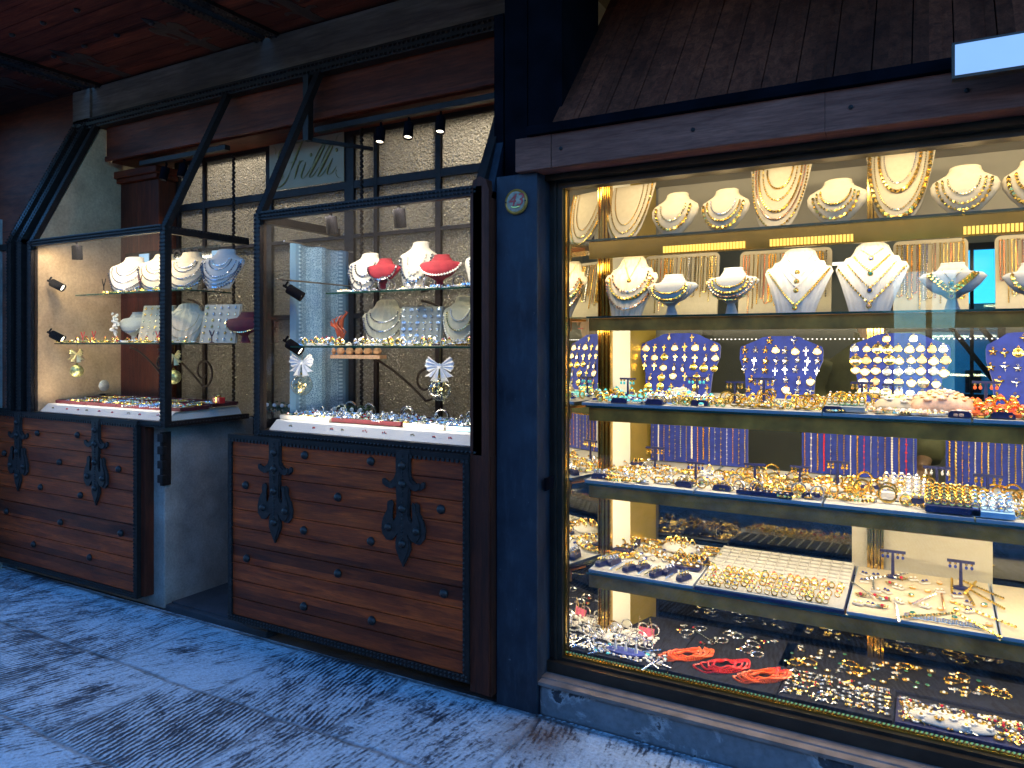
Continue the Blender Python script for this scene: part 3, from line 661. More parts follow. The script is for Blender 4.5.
mb = MB(); mb.prism([(2.64, 1.03), (3.22, 1.03), (3.22, 2.98), (3.06, 2.98), (2.64, 2.14)], -.03, .0, 0, Matrix(((0, -1, 0, -5.30), (1, 0, 0, 0), (0, 0, 1, 0), (0, 0, 0, 1))))
mb.box(-5.55, -5.36, 2.45, 2.62, 0.0, 2.32)
tag(mb.build('side_wall', 'plaster_grey'), 'pale grey rendered wall end beside the next case at the left picture edge', 'wall')

# grey doorway pier under the far case, threshold
pr = thing('doorway_pier', 'rough grey rendered pier beside the sunken doorway', 'pier', (-3.8, 3.0, 0))
mb = MB(); mb.box(-5.3, -3.75, 2.67, 3.3, 0.0, 1.03, ch=.01); part(mb, 'wall', 'plaster_grey', pr)
mb = MB(); mb.box(-3.755, -3.735, 2.645, 2.70, .70, 1.0); 
for z in (.74, .82, .90, .97): mb.box(-3.76, -3.715, 2.63, 2.66, z - .022, z + .022, ch=.004)
part(mb, 'hinge', 'iron_dark', pr)
mb = MB(); mb.box(-2.92, -1.67, 2.78, 3.3, 0.0, 1.02, ch=.01)
tag(mb.build('case_plinth', 'black_paint_shade'), 'plinth hidden behind the nearer plank shutter, coloured black for the shadow under it', 'plinth')  # black stands for the shadow under the shutter
th = thing('doorway_step', 'low stone doorway step with a dark rubber mat between the two shutters', 'doorstep', (-3.35, 2.9, 0))
mb = MB(); mb.box(-3.745, -2.94, 2.672, 3.4, -.01, .028, ch=.006); part(mb, 'tread', 'mat_rubber', th)
mb = MB(); mb.box(-3.73, -2.95, 2.70, 3.36, .029, .038, ch=.002); part(mb, 'mat', 'mat_rubber', th)

# ------------------------------------------------------------------ leaded screen of hammered glass
scr = thing('glazed_screen', 'screen of hammered glass panes in black bars behind the hanging cases, lit warm from inside', 'glazed screen', (-3.1, 3.38, 0))
YS = 3.36
mull = [(-4.56, .05), (-4.28, .025), (-3.66, .05), (-2.99, .07), (-2.79, .025), (-2.35, .035), (-1.66, .06)]
trans = [(2.745, .04), (2.435, .045), (2.13, .02), (1.66, .03), (1.0, .05)]
mb = MB()
for x, w in mull: mb.box(x - w / 2, x + w / 2, YS - .02, YS + .03, .08, 2.752)
for z, h in trans:
    for (a, wa), (b, wb) in zip(mull[:-1], mull[1:]): mb.box(a + wa / 2, b - wb / 2, YS - .018, YS + .026, z - h / 2, z + h / 2)
part(mb, 'bars', 'iron_dark', scr)
for i, ((a, wa), (b, wb)) in enumerate(zip(mull[:-1], mull[1:])):
    for (zu, hu), (zl, hl) in zip(trans[:-1], trans[1:]):
        clear = (i in (1, 2) and zu > 2.5)
        mb = MB(); mb.box(a + wa / 2, b - wb / 2, YS, YS + .006, zl + hl / 2, zu - hu / 2)
        part(mb, 'pane', 'bubble', scr)
    mb = MB(); mb.box(a + wa / 2, b - wb / 2, YS, YS + .02, .1, 1.0 - .025); part(mb, 'lower_panel', 'black_paint_shade' if i != 5 else 'mahogany', scr)
for x, y in ((-3.935, 3.30), (-2.84, 3.28), (-1.72, 3.28)):
    mb = MB(); pts = [(x + math.cos(z * 210) * .0045, y + math.sin(z * 210) * .0045, z) for z in [1.1 + k * .0065 for k in range(252)]]
    mb.tube(pts, .0095, 5); part(mb, 'twisted_bar', 'iron_dark', scr, smooth=True)
# gilt script lettering on a clear plate
sg = thing('script_sign', 'hand-lettered gilt name sign reading Frilli on the pane between the cases', 'sign', (-3.33, 3.33, 2.61))
mb = MB(); mb.box(-.31, .31, .0, .004, -.15, .15); mb.build('sign_plate', m_plain('sign_plate', (.40, .29, .17), .6, 0, .06, 6), sg)
def bez(p0, p1, p2, p3, n=12): return [tuple((1 - t) ** 3 * a + 3 * (1 - t) ** 2 * t * b + 3 * (1 - t) * t * t * c + t ** 3 * d for a, b, c, d in zip(p0, p1, p2, p3)) for t in [k / n for k in range(n + 1)]]
def stroke(pts, wmax, fat=None):
    n = len(pts); return pts, [max(.0012, wmax * (math.sin(math.pi * (k / (n - 1))) ** .7 if fat is None else fat[k] if k < len(fat) else .3)) for k in range(n)]
# digitised from the sign: px in an 768-wide zoom, 1 px = .00094 m
def Q(x, y): return ((x - 385) * .00092, -.004, -(y - 335 + (x - 385) * .12) * .00098 * .92)
STK = [
 (bez(Q(378, 182), Q(330, 230), Q(290, 330), Q(250, 400)), .0075), (bez(Q(250, 400), Q(215, 480), Q(150, 530), Q(110, 505)), .005), (bez(Q(110, 505), Q(70, 470), Q(110, 400), Q(160, 395)), .003), (bez(Q(160, 395), Q(200, 410), Q(180, 470), Q(140, 460)), .003),
 (bez(Q(225, 210), Q(280, 200), Q(330, 215), Q(372, 192)), .004), (bez(Q(225, 210), Q(160, 235), Q(110, 300), Q(150, 345)), .004), (bez(Q(150, 345), Q(210, 360), Q(260, 290), Q(215, 250)), .003), (bez(Q(235, 335), Q(270, 345), Q(290, 330), Q(310, 318)), .003),
 (bez(Q(335, 325), Q(320, 370), Q(300, 410), Q(290, 455)), .0065), (bez(Q(305, 400), Q(330, 340), Q(350, 320), Q(375, 330)), .004),
 (bez(Q(395, 335), Q(370, 390), Q(330, 440), Q(365, 452)), .0065), (bez(Q(365, 452), Q(400, 430), Q(420, 400), Q(440, 370)), .003),
 (bez(Q(575, 205), Q(520, 290), Q(440, 400), Q(420, 440)), .009), (bez(Q(575, 205), Q(530, 210), Q(490, 290), Q(450, 360)), .004), (bez(Q(420, 440), Q(450, 450), Q(480, 400), Q(510, 370)), .003),
 (bez(Q(650, 200), Q(590, 290), Q(520, 400), Q(495, 435)), .009), (bez(Q(650, 200), Q(600, 210), Q(560, 290), Q(520, 360)), .004), (bez(Q(495, 435), Q(530, 440), Q(560, 400), Q(590, 360)), .003),
 (bez(Q(630, 310), Q(600, 360), Q(565, 410), Q(590, 422)), .0065), (bez(Q(590, 422), Q(630, 415), Q(650, 380), Q(662, 365)), .003)]
mb = MB()
for pts, w in STK:
    p, r = stroke(pts, w); mb.tube(p, r, 6)
for q in (Q(438, 288), Q(662, 258)): mb.ball(q, .012, 0, 8, (1, .4, 1))
mb.build('lettering', 'oldgold', sg, smooth=True)
mb = MB()
for sx_ in (-1, 1):
    for sz in (-1, 1):
        mb.tube([(sx_ * (.29 - .04 * math.sin(a)), -.003, sz * (.13 - .035 * (1 - math.cos(a)) - .0)) for a in [k * .3 for k in range(8)]], .0015, 4)
mb.build('corner_flourish', 'oldgold', sg)

# sign reflection built as a film with reversed lettering behind the far case glass
po = thing('reflected_sign', 'pale film painted with the reversed lettering of a reflected sign, high in the farther case', 'sign', (-4.42, 3.08, 2.02))
M['pale_film'] = m_glass('pale_film', (.52, .62, .70), 1.0, .1)
mb = MB(); mb.box(-.32, .62, 0, .006, -.085, .085); mb.build('film', 'pale_film', po)
mb = MB(); mb.box(-.16, -.06, -.008, -.002, -.06, .07); mb.box(.56, .66, -.008, -.002, -.10, .05); mb.build('printed_block', 'paleblue', po)
o = bpy.data.objects.new('lettering', text_mesh('SCION', .115, .001, mirror=True)); o.data.materials.append(M['iron_dark']); COL.objects.link(o); o.parent = po; o.location = (.26, -.004, .03)

# posts between the shops
mp = thing('mahogany_post', 'round-topped reddish wooden post between the nearer case and the blue pillar', 'post', (-1.58, 2.65, 0))
mb = MB(); mb.prism([(-1.665, .05), (-1.575, .05), (-1.575, 2.13), (-1.59, 2.175), (-1.62, 2.19), (-1.65, 2.175), (-1.665, 2.13)], 2.60, 2.72); mb.box(-1.62, -1.572, 2.615, 2.72, .04, 1.03)
part(mb, 'shaft', 'mahogany_v', mp)
mb = MB(); mb.prism([(2.62, 2.10), (2.74, 2.10), (3.14, 2.96), (3.14, 3.06), (3.0, 3.06)], 0, .05, 0, Matrix(((0, -1, 0, -1.575), (1, 0, 0, 0), (0, 0, 1, 0), (0, 0, 0, 1)))); part(mb, 'sloping_board', 'blue_paint', mp)
mb = MB(); mb.box(-1.62, -1.575, 2.72, 3.4, 0.0, 2.9); part(mb, 'cheek', 'black_paint_shade', mp)
bp = thing('blue_pillar', 'dark blue painted pillar carrying the round house-number plaque', 'pillar', (-1.47, 2.7, 0))
mb = MB(); mb.box(-1.568, -1.377, 2.65, 2.80, -.01, 2.19, ch=.004); part(mb, 'shaft', 'blue_paint', bp)
mb = MB(); mb.box(-1.568, -1.46, 2.72, 3.0, 2.192, 3.2); part(mb, 'upper_shaft', 'black_paint_shade', bp)
mb = MB(); mb.box(-1.455, -1.30, 2.72, 3.1, 2.34, 3.2); mb.box(-1.36, -1.352, 2.68, 2.80, .9, .95); part(mb, 'upper_block', 'black_paint_shade', bp)
pq = thing('number_plaque', 'round white and gilt house-number plaque with a red 43 on the blue pillar', 'plaque', (X_at(517, 2.648), 2.648, Z_at(517, 202, 2.648)))
mb = MB(); rot = Matrix.Rotation(R(90), 4, 'X'); mb.lathe([(.052, 0), (.052, .008), (.047, .012), (.041, .009), (.0405, .009)], 36, 0, rot); mb.build('rim', 'brass_dull', pq, smooth=False)
mb = MB(); mb.lathe([(.0415, .001), (.0415, .0105), (.001, .0107)], 36, 0, rot); mb.build('face', m_plain('enamel_face', (.26, .24, .17), .3, .3, .5, 45), pq)
o = bpy.data.objects.new('number', text_mesh('43', .072, .0006, font_shear=.25)); o.data.materials.append(M['red_ink']); COL.objects.link(o); o.parent = pq; o.location = (0, -.0115, .004)
mb = MB(); mb.tube([(math.cos(a) * .02, -.011, -.018 - math.sin(a) * .006) for a in [k * .3 for k in range(11)]], .003, 5); mb.build('gilt_scroll', 'gold', pq)
mb = MB()
for x in (-.045, .045): mb.ball((x, -.012, 0), .004)
mb.build('screw', 'iron_dark', pq)

# ------------------------------------------------------------------ right shop: base, sill, frame, lintel, canopy
tag(MB().box(-1.376, 2.0, 2.668, 2.95, -.01, .118, ch=.012).build('stone_base', 'base_stone'), 'damp blue-grey stone base course under the long shop window, its skin flaking', 'base course')
WX0, WX1, YG, ZG0, ZG1 = -1.32, 1.70, 2.80, .20, 2.14
win = thing('shop_window', 'long brightly lit shop window packed with gold jewellery on mirrored shelves', 'shop window', (0, 2.8, 0.12))
mb = MB(); mb.add([(-1.376, 2.655, .119), (1.8, 2.655, .119), (1.8, 2.655, .132), (-1.376, 2.655, .132), (-1.376, 2.685, .136), (1.8, 2.685, .136), (-1.376, 2.687, .141), (1.8, 2.687, .141), (-1.376, 2.74, .143), (1.8, 2.74, .143)], [(0, 1, 2, 3), (3, 2, 5, 4), (4, 5, 7, 6), (6, 7, 9, 8)])
part(mb, 'sill', 'sill', win)
mb = MB()
mb.box(-1.377, WX0, 2.765, 2.83, .12, 2.19); mb.box(WX1, 1.76, 2.765, 2.83, .12, 2.19)
mb.box(WX0 - .057, WX1, 2.735, 2.828, .12, ZG0 - .012); mb.box(WX0, WX1, 2.765, 2.828, ZG0 - .0118, ZG0); mb.box(-1.352, -1.342, 2.752, 2.766, .15, 2.18)
mb.box(WX0, WX1, 2.765, 2.828, ZG1, 2.165); mb.box(-1.377, 1.76, 2.72, 2.80, 2.166, 2.19)
part(mb, 'frame', 'bronze', win)
mb = MB(); mb.box(WX0 + .001, WX1, 2.785, 2.80, ZG0 + .001, ZG0 + .007); mb.box(WX0 + .001, WX0 + .006, 2.785, 2.80, ZG0 + .008, ZG1)
studs_line(mb, (WX0, 2.80, ZG0 + .012), (WX1, 2.80, ZG0 + .012), .014, .0055)
mb.box(WX0, WX1, 2.76, 2.764, 2.172, 2.184)
part(mb, 'brass_bead', 'brass', win)
mb = MB(); mb.box(WX0, WX1, 2.80, 2.808, ZG0, ZG1); part(mb, 'pane', 'glass', win)
lb = thing('window_lintel', 'faded violet-brown timber lintel with bolt heads above the long shop window', 'lintel', (0, 2.65, 2.19))
mb = MB(); mb.box(-1.46, -1.30, 2.618, 2.74, 2.192, 2.325, ch=.003); mb.box(-1.298, -.298, 2.62, 2.74, 2.192, 2.325, ch=.003); mb.box(-.2975, 1.9, 2.6205, 2.74, 2.192, 2.325, ch=.003)
part(mb, 'timber', 'lintel_wood', lb)
for px in (561, 693, 851, 967):
    x = X_at(px, 2.62); q = MB(); q.lathe([(.008, 0), (.007, .004), (.001, .006)], 10, 0, Matrix.Translation((x, 2.62, 2.262)) @ rot); part(q, 'bolt', 'iron_dark', lb)
mb = MB(); mb.box(-1.40, 1.9, 2.60, 2.70, 2.327, 2.365, ch=.004); part(mb, 'capping', 'black_paint_shade', lb)
cn = thing('plank_canopy', 'sloping canopy of weathered dark planks above the long shop window', 'canopy', (0, 2.62, 2.36))
mb = MB()
T = Matrix.Translation((0, 2.64, 2.366)) @ Matrix.Rotation(R(50), 4, 'X')
for i in range(28):
    x = -1.31 + i * .115; mb.box(x, x + .111, 0, 1.15, -.02, 0.0, mat=T)
    mb.box(x + .085, x + .0885, 0, 1.15, 0.0, .002, mat=T)
o = part(mb, 'planks', 'canopy_wood', cn)
mb = MB(); mb.box(-1.31, 1.9, 0, 1.16, -.05, -.021, mat=T); part(mb, 'leak_blocker', 'black_paint_shade', cn)  # added sheet, blocks sky light leaking between the planks
sn = thing('framed_panel', 'pale blue panel in a thin dark frame fixed above the lintel', 'light panel', (.4, 2.5, 2.31))
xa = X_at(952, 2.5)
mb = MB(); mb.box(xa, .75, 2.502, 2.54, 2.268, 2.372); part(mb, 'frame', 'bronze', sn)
mb = MB(); mb.box(xa + .008, .742, 2.498, 2.5015, 2.276, 2.364); part(mb, 'panel', m_emit('sky_blue_panel', (.25, .43, .78), .22, (.2, .3, .4)), sn)  # even pale blue emission across the panel
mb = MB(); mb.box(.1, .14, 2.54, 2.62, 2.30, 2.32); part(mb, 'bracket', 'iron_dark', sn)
# sliver bits of the interior shell of the vitrine
mb = MB(); mb.box(-1.33, 1.72, 2.832, 3.45, 2.24, 2.26); part(mb, 'top_board', 'beige_room', win)
mb = MB(); mb.box(-1.33, 1.72, 2.812, 3.42, .150, ZG0 - .001); part(mb, 'floor_board', 'black_velvet', win)
mb = MB(); mb.prism([(-1.318, .2), (-1.318, 2.238), (-1.316, 2.238), (-1.316, .2)], 0, 0.001)
def slab_xy(mb, p, q, z0, z1, th=.004):
    p, q = Vector((p[0], p[1], 0)), Vector((q[0], q[1], 0)); n = Vector((-(q - p).y, (q - p).x, 0)).normalized() * th
    vs = [(*v.xy, z) for z in (z0, z1) for v in (p, q, q + n, p + n)]
    mb.add(vs, [(0, 3, 2, 1), (4, 5, 6, 7), (0, 1, 5, 4), (1, 2, 6, 5), (2, 3, 7, 6), (3, 0, 4, 7)])
mb = MB(); slab_xy(mb, (-1.318, 2.832), (-1.268, 3.06), .2, 2.238); part(mb, 'side_mirror', 'mirror', win)
mb = MB(); slab_xy(mb, (-1.238, 3.10), (-1.185, 3.20), .2, 2.238); part(mb, 'cream_board', 'cream_panel', win)
mb = MB(); slab_xy(mb, (-1.184, 3.202), (-1.13, 3.40), .2, 2.238); part(mb, 'yellow_board', 'yellow_panel', win)
def column(x, y, w):
    mb = MB()
    for k in range(5):
        mb.box(x - w / 2 + k * w / 5, x - w / 2 + (k + .72) * w / 5, y - (.012 if k % 2 else .0), y + .03, .2, 2.238)
    part(mb, 'brass_column', 'brass', win)
column(-1.252, 3.075, .045); column(X_at(876, 3.36), 3.36, .064); column(X_at(876, 3.36) + 1.1, 3.36, .064)
mb = MB(); mb.box(-1.12, 1.7, 3.405, 3.41, .2, 0.9); part(mb, 'back_mirror', 'dark_mirror', win)
mb = MB(); mb.box(X_at(852, 3.38), X_at(993, 3.38), 3.385, 3.40, .535, .895); part(mb, 'beige_board', 'beige_room', win)
mb = MB(); mb.box(-.55, 1.7, 3.405, 3.415, 1.985, 2.238); mb.box(-1.12, -.551, 3.405, 3.415, 1.96, 2.238); part(mb, 'back_panel', 'beige_room', win)
mb = MB(); mb.box(-1.12, 1.7, 3.406, 3.412, .905, 1.98); part(mb, 'back_pane', 'back_glass', win)

# shelves: glass plate with a brass channel; upper one carries the glowing strip underneath
YF, YB = 2.88, 3.38
SH = [1.936, 1.612, 1.236, .908, .532]
TILT = [0, 0, .03, .03, .04]
for i, z in enumerate(SH):
    mb = MB(); mb.box(-1.262, 1.69, YF, 3.18 if i < 2 else YB, z - .008, z); s = part(mb, 'shelf', 'shelf_glass', win)
    mb = MB(); mb.box(-1.262, 1.69, YF - .003, YF - .0005, z - .008, z); o = mb.build('polished_edge', 'glass_edge', s)
    hb = [.072, .052, .055, .052, .055][i]
    mb = MB(); mb.box(-1.255, 1.69, YF + .012, YF + .018, z - .009 - hb, z - .009); mb.box(-1.255, 1.69, YF + .0185, YF + .10, z - .018, z - .009); o = mb.build('brass_channel', 'brass_dull' if i else 'brass', s)
    if i == 0:
        mb = MB(); mb.box(-1.25, 1.69, YF + .10, YF + .22, z - .03, z - .010); o = mb.build('brass_soffit', 'brass', s)
        for (a, b_) in ((X_at(668, 2.95), X_at(752, 2.95)), (X_at(773, 2.95), X_at(857, 2.95)), (X_at(963, 2.95), .30)):
            mb = MB(); n = int((b_ - a) / .012)
            for k in range(n): mb.box(a + k * .012, a + k * .012 + .008, YF + .006, YF + .0115, z - .074, z - .048)
            mb.build('led_strip', 'led', s)
# LED dots along the back and shop ceiling tube
mb = MB()
for k in range(150): mb.box(-1.05 + k * .018, -1.045 + k * .018, 3.395, 3.40, 1.515, 1.519)
part(mb, 'fairy_strip', 'led_dim', win)
tl = thing('tube_light', 'white striplight on the shop wall behind the white necklace boards', 'light', (-.5, 5.5, 2.04))
mb = MB(); mb.box(-.7, .45, -.03, 0, -.010, .010); mb.build('diffuser', 'led_dim', tl); mb = MB(); mb.box(-.72, .47, 0, .03, -.014, .014); mb.build('fitting', 'iron_dark', tl)

# ------------------------------------------------------------------ spotlights on tracks
def spot(label, x, y, z, aim, case_loc, power=14, r=.026, L=.085, lamp=True, col=(1, .80, .56)):
    t = thing('spotlight', label, 'spotlight', (x, y, z), group='black spotlights of the left shop')
    d = Vector(aim).normalized(); q = Vector((0, 0, -1)).rotation_difference(d).to_matrix().to_4x4()
    mb = MB(); mb.lathe([(r * .96, .0), (r, -.004), (r, -L), (r * .86, -L), (r * .84, -L + .012)], 18, 0, q, cap=True); mb.tube([(0, 0, 0), (-d * .03)[:]], .007, 6); mb.bar((-d * .02)[:], (0, 0, .035), .008, .008)
    mb.build('body', 'black_paint_shade', t, smooth=False)
    mb = MB(); mb.lathe([(r * .84, -L + .0115), (.001, -L + .010)], 18, 0, q, cap=False); o = mb.build('lens', 'lens', t)
    if lamp:
        li = bpy.data.lights.new('spot_beam', 'SPOT'); li.energy = power * LK * .55; li.spot_size = R(95); li.spot_blend = .8; li.color = col; li.shadow_soft_size = .03
        lo = bpy.data.objects.new('spot_beam', li); COL.objects.link(lo); lo.parent = t; lo.location = d * (L + .004); lo.rotation_euler = q.to_euler()
    return t
tr = thing('light_track', 'black track carrying three spotlights below the mahogany fascia', 'light track', (-2.3, 3.14, 2.7))
mb = MB(); mb.box(-.75, .62, -.02, .02, 0, .03); mb.build('rail', 'iron_dark', tr)
for i, px in enumerate((381, 409, 441)):
    spot(['first', 'middle', 'last'][i] + ' of the three spotlights on the track over the nearer case, counted from the doorway', X_at(px, 3.14), 3.14, 2.66, (.1, -.25, -1), None, 16)
tr = thing('light_track', 'black track of spotlights above the farther case', 'light track', (-4.3, 3.14, 2.7))
mb = MB(); mb.box(-.35, .5, -.02, .02, 0, .03); mb.build('rail', 'iron_dark', tr)
for i, px in enumerate((166, 184)):
    spot(['outer', 'inner'][i] + ' of the two spotlights on the track above the farther case', X_at(px, 3.14), 3.14, 2.66, (-.1, -.2, -1), None, 16)
for i, (px, py) in enumerate(((46, 283), (46, 334))):
    spot(['upper', 'lower'][i] + ' of the two black spotlights fixed to the beige side wall', -4.93, 2.70, Z_at(44, py, 2.70), (1, .55, -.55), None, 9)
spot('black spotlight fixed under the top bar of the farther case', X_at(77, 2.66), 2.66, 2.10, (0, .05, -1), None, 10, .03)
for i, (px) in enumerate((331, 399)):
    spot(['farther', 'nearer'][i] + ' of the two spotlights under the top bar of the nearer case', X_at(px, 2.68), 2.68, 2.11, (0, .15, -1), None, 11, .028)
spot('spotlight on the side glass of the nearer case beside the blue lace panel', -2.86, 2.74, 1.78, (.7, .4, -.5), None, 8)
spot('spotlight low on the side glass of the nearer case aimed at the bow', -2.84, 2.72, 1.50, (.8, .25, -.5), None, 7)

# lace hanging
lc = thing('lace_panel', 'pale blue lace panel hanging from a rod inside the nearer case', 'lace', (-2.89, 3.0, 2.02))
mb = MB(); n = 14
for i in range(n): pass
vs = []; fs = []
for j in range(2):
    for i in range(15):
        y = -.22 + .44 * i / 14; vs.append((.012 * math.sin(i * 1.1), y, 0 if j else -.90))
for i in range(14): fs.append((i, i + 1, i + 16, i + 15))
mb.add(vs, fs); mb.build('cloth', 'lace', lc)
mb = MB(); mb.tube([(0, -.26, .004), (0, .26, .004)], .006, 6); mb.build('rod', 'silver', lc)
mb = MB(); mb.tube([(.02, -.36, -.20), (.02, .34, -.20)], .005, 6)
tag(mb.build('hanging_rod', 'silver', loc=(-2.86, 3.0, 2.02)), 'thin white metal rod crossing behind the blue lace panel', 'rod')
# ================================================================== JEWELLERY
random.seed(11)
# ---- necklace displays: stacked ellipse rings (z, half width, depth, y of centre) as fractions of H, W/2
PROF = {
 'bust': [(0, .26, .10, -.05), (.02, .34, .16, -.06), (.12, .50, .22, -.04), (.28, .76, .30, .0), (.46, .96, .34, .05), (.60, 1.0, .32, .10), (.70, .92, .30, .14), (.77, .72, .28, .17), (.83, .55, .28, .20), (.90, .47, .28, .23), (.965, .45, .28, .25), (1.0, .34, .2, .27)],
 'tallbust': [(0, .50, .25, -.10), (.05, .55, .28, -.10), (.25, .70, .32, -.05), (.48, .90, .32, .02), (.63, 1.0, .31, .08), (.73, .93, .29, .13), (.80, .64, .27, .17), (.86, .47, .27, .2), (.93, .42, .27, .23), (.98, .41, .26, .25), (1.0, .30, .18, .26)],
 'tongue': [(0, .22, .04, -.12), (.03, .36, .05, -.11), (.10, .52, .06, -.09), (.22, .66, .07, -.05), (.45, .80, .07, .02), (.75, .92, .07, .12), (1.0, 1.0, .06, .20)],
 'fan': [(0, .55, .10, -.10), (.15, .64, .12, -.06), (.4, .82, .14, .02), (.62, 1.0, .14, .09), (.70, .92, .14, .12), (.71, .80, .14, .12), (.79, .72, .14, .15), (.80, .60, .14, .15), (.86, .52, .13, .18), (.95, .44, .13, .20), (1.0, .30, .08, .21)],
 'collar': [(0, .26, .16, .05), (.04, .22, .13, .05), (.22, .14, .10, .02), (.30, .30, .18, -.04), (.38, .58, .30, -.04), (.52, .80, .36, .0), (.70, 1.0, .38, .10), (.78, .86, .34, .14), (.82, .50, .28, .18), (.95, .36, .22, .2), (1.0, .36, .2, .2)],
}
def prof_at(style, f):
    P = PROF[style]
    f = min(max(f, 0), 1)
    for a, b in zip(P[:-1], P[1:]):
        if f <= b[0]:
            t = (f - a[0]) / max(1e-6, b[0] - a[0]); return [p + (q - p) * t for p, q in zip(a, b)]
    return list(P[-1])
class Disp: pass
def display(name, label, cat, style, mat, x, y, z, W, H, rz=0.0, group=None, depth=1.0):
    n = 36; vs = []; fs = []; P = PROF[style]
    F = []
    for a, b in zip(P[:-1], P[1:]):
        F += [a[0] + (b[0] - a[0]) * k / 3 for k in range(3)]
    F.append(1.0)
    S = W / 2
    for f in F:
        _, a, b, cy_ = prof_at(style, f)
        for k in range(n):
            th = 2 * math.pi * k / n; c, s = math.cos(th), math.sin(th)
            back = .5 if s > 0 else 1.0
            pl = 1.0
            if style == 'fan' and f < .99 and s < 0: pl = 1 + .10 * (1 if k % 2 else -1)
            vs.append((a * S * c, cy_ * H * depth + b * S * depth * s * back * pl, f * H))
    L = len(F)
    for i in range(L - 1):
        for k in range(n): fs.append((i * n + k, i * n + (k + 1) % n, (i + 1) * n + (k + 1) % n, (i + 1) * n + k))
    fs += [tuple(range(n - 1, -1, -1)), tuple((L - 1) * n + k for k in range(n))]
    mb = MB(); mb.add(vs, fs)
    o = mb.build(name, mat, smooth=(style != 'fan')); o.location = (x, y, z); o.rotation_euler = (0, 0, rz)
    tag(o, label, cat, group)
    d = Disp(); d.o = o; d.W = W; d.H = H; d.style = style; d.S = S; d.dep = depth; d.M = Matrix.Translation((x, y, z)) @ Matrix.Rotation(rz, 4, 'Z'); return d
def on_front(d, x, f):
    _, a, b, cy_ = prof_at(d.style, f); q = x / (a * d.S)
    if abs(q) > .985: return None
    return Vector((x, cy_ * d.H * d.dep - b * d.S * d.dep * math.sqrt(1 - q * q), f * d.H))
def necklace(d, ft, fb, w, r, mat, kind='bead', pend=None, label='', pmat='gold', vee=1.0, group=None, sub='necklace'):
    r = r * 1.3 + .0003
    """hangs on display d: from height fraction ft at +-w*S down to fb"""
    pts = []
    for i in range(141):
        ph = math.pi * i / 140; c = math.cos(ph); x = w * d.S * (abs(c) ** vee) * (1 if c > 0 else -1); f = ft - (ft - fb) * (math.sin(ph) ** (1.0 if vee >= 1 else .8))
        if vee != 1.0: x = w * d.S * c; f = ft - (ft - fb) * (1 - abs(c) ** 1.15)
        p = on_front(d, x, f)
        if p is None: continue
        p.y -= r * .9; pts.append(p)
    if len(pts) < 5: return
    mb = MB(); step = {'bead': r * 1.9, 'rope': r * 1.15, 'fine': r * 2.4, 'link': r * 2.3}[kind]
    acc = 0; last = pts[0]; nb = 0
    for a, b in zip(pts[:-1], pts[1:]):
        seg = b - a
        while acc <= seg.length:
            c = a + seg * (acc / max(seg.length, 1e-9))
            if kind == 'rope': mb.octa(c, r, 0, seg + Vector((0, 0, (1 if nb % 2 else -1) * seg.length * .8)), 1.3)
            elif kind == 'link': mb.octa(c, r * .95, 0, seg, 1.5 if nb % 2 else .9)
            else: mb.octa(c, r, 0, seg, 1.1)
            nb += 1; acc += step
        acc -= seg.length
    mid = pts[len(pts) // 2]
    mats = [mat]
    if pend:
        mats = [mat, pmat, pend if pend in M else pmat]
        c = mid + Vector((0, -.003, -.010)); mb.lathe([(.0001, -.003), (.009, -.003), (.010, 0), (.009, .002)], 12, 1, Matrix.Translation(c) @ Matrix.Rotation(R(90), 4, 'X')); mb.ball(c + Vector((0, -.003, 0)), .0065, 2, 8, (1, .5, 1))
    o = mb.build(sub, mats); o.location = d.o.location; o.rotation_euler = d.o.rotation_euler
    return tag(o, label, 'necklace', group)

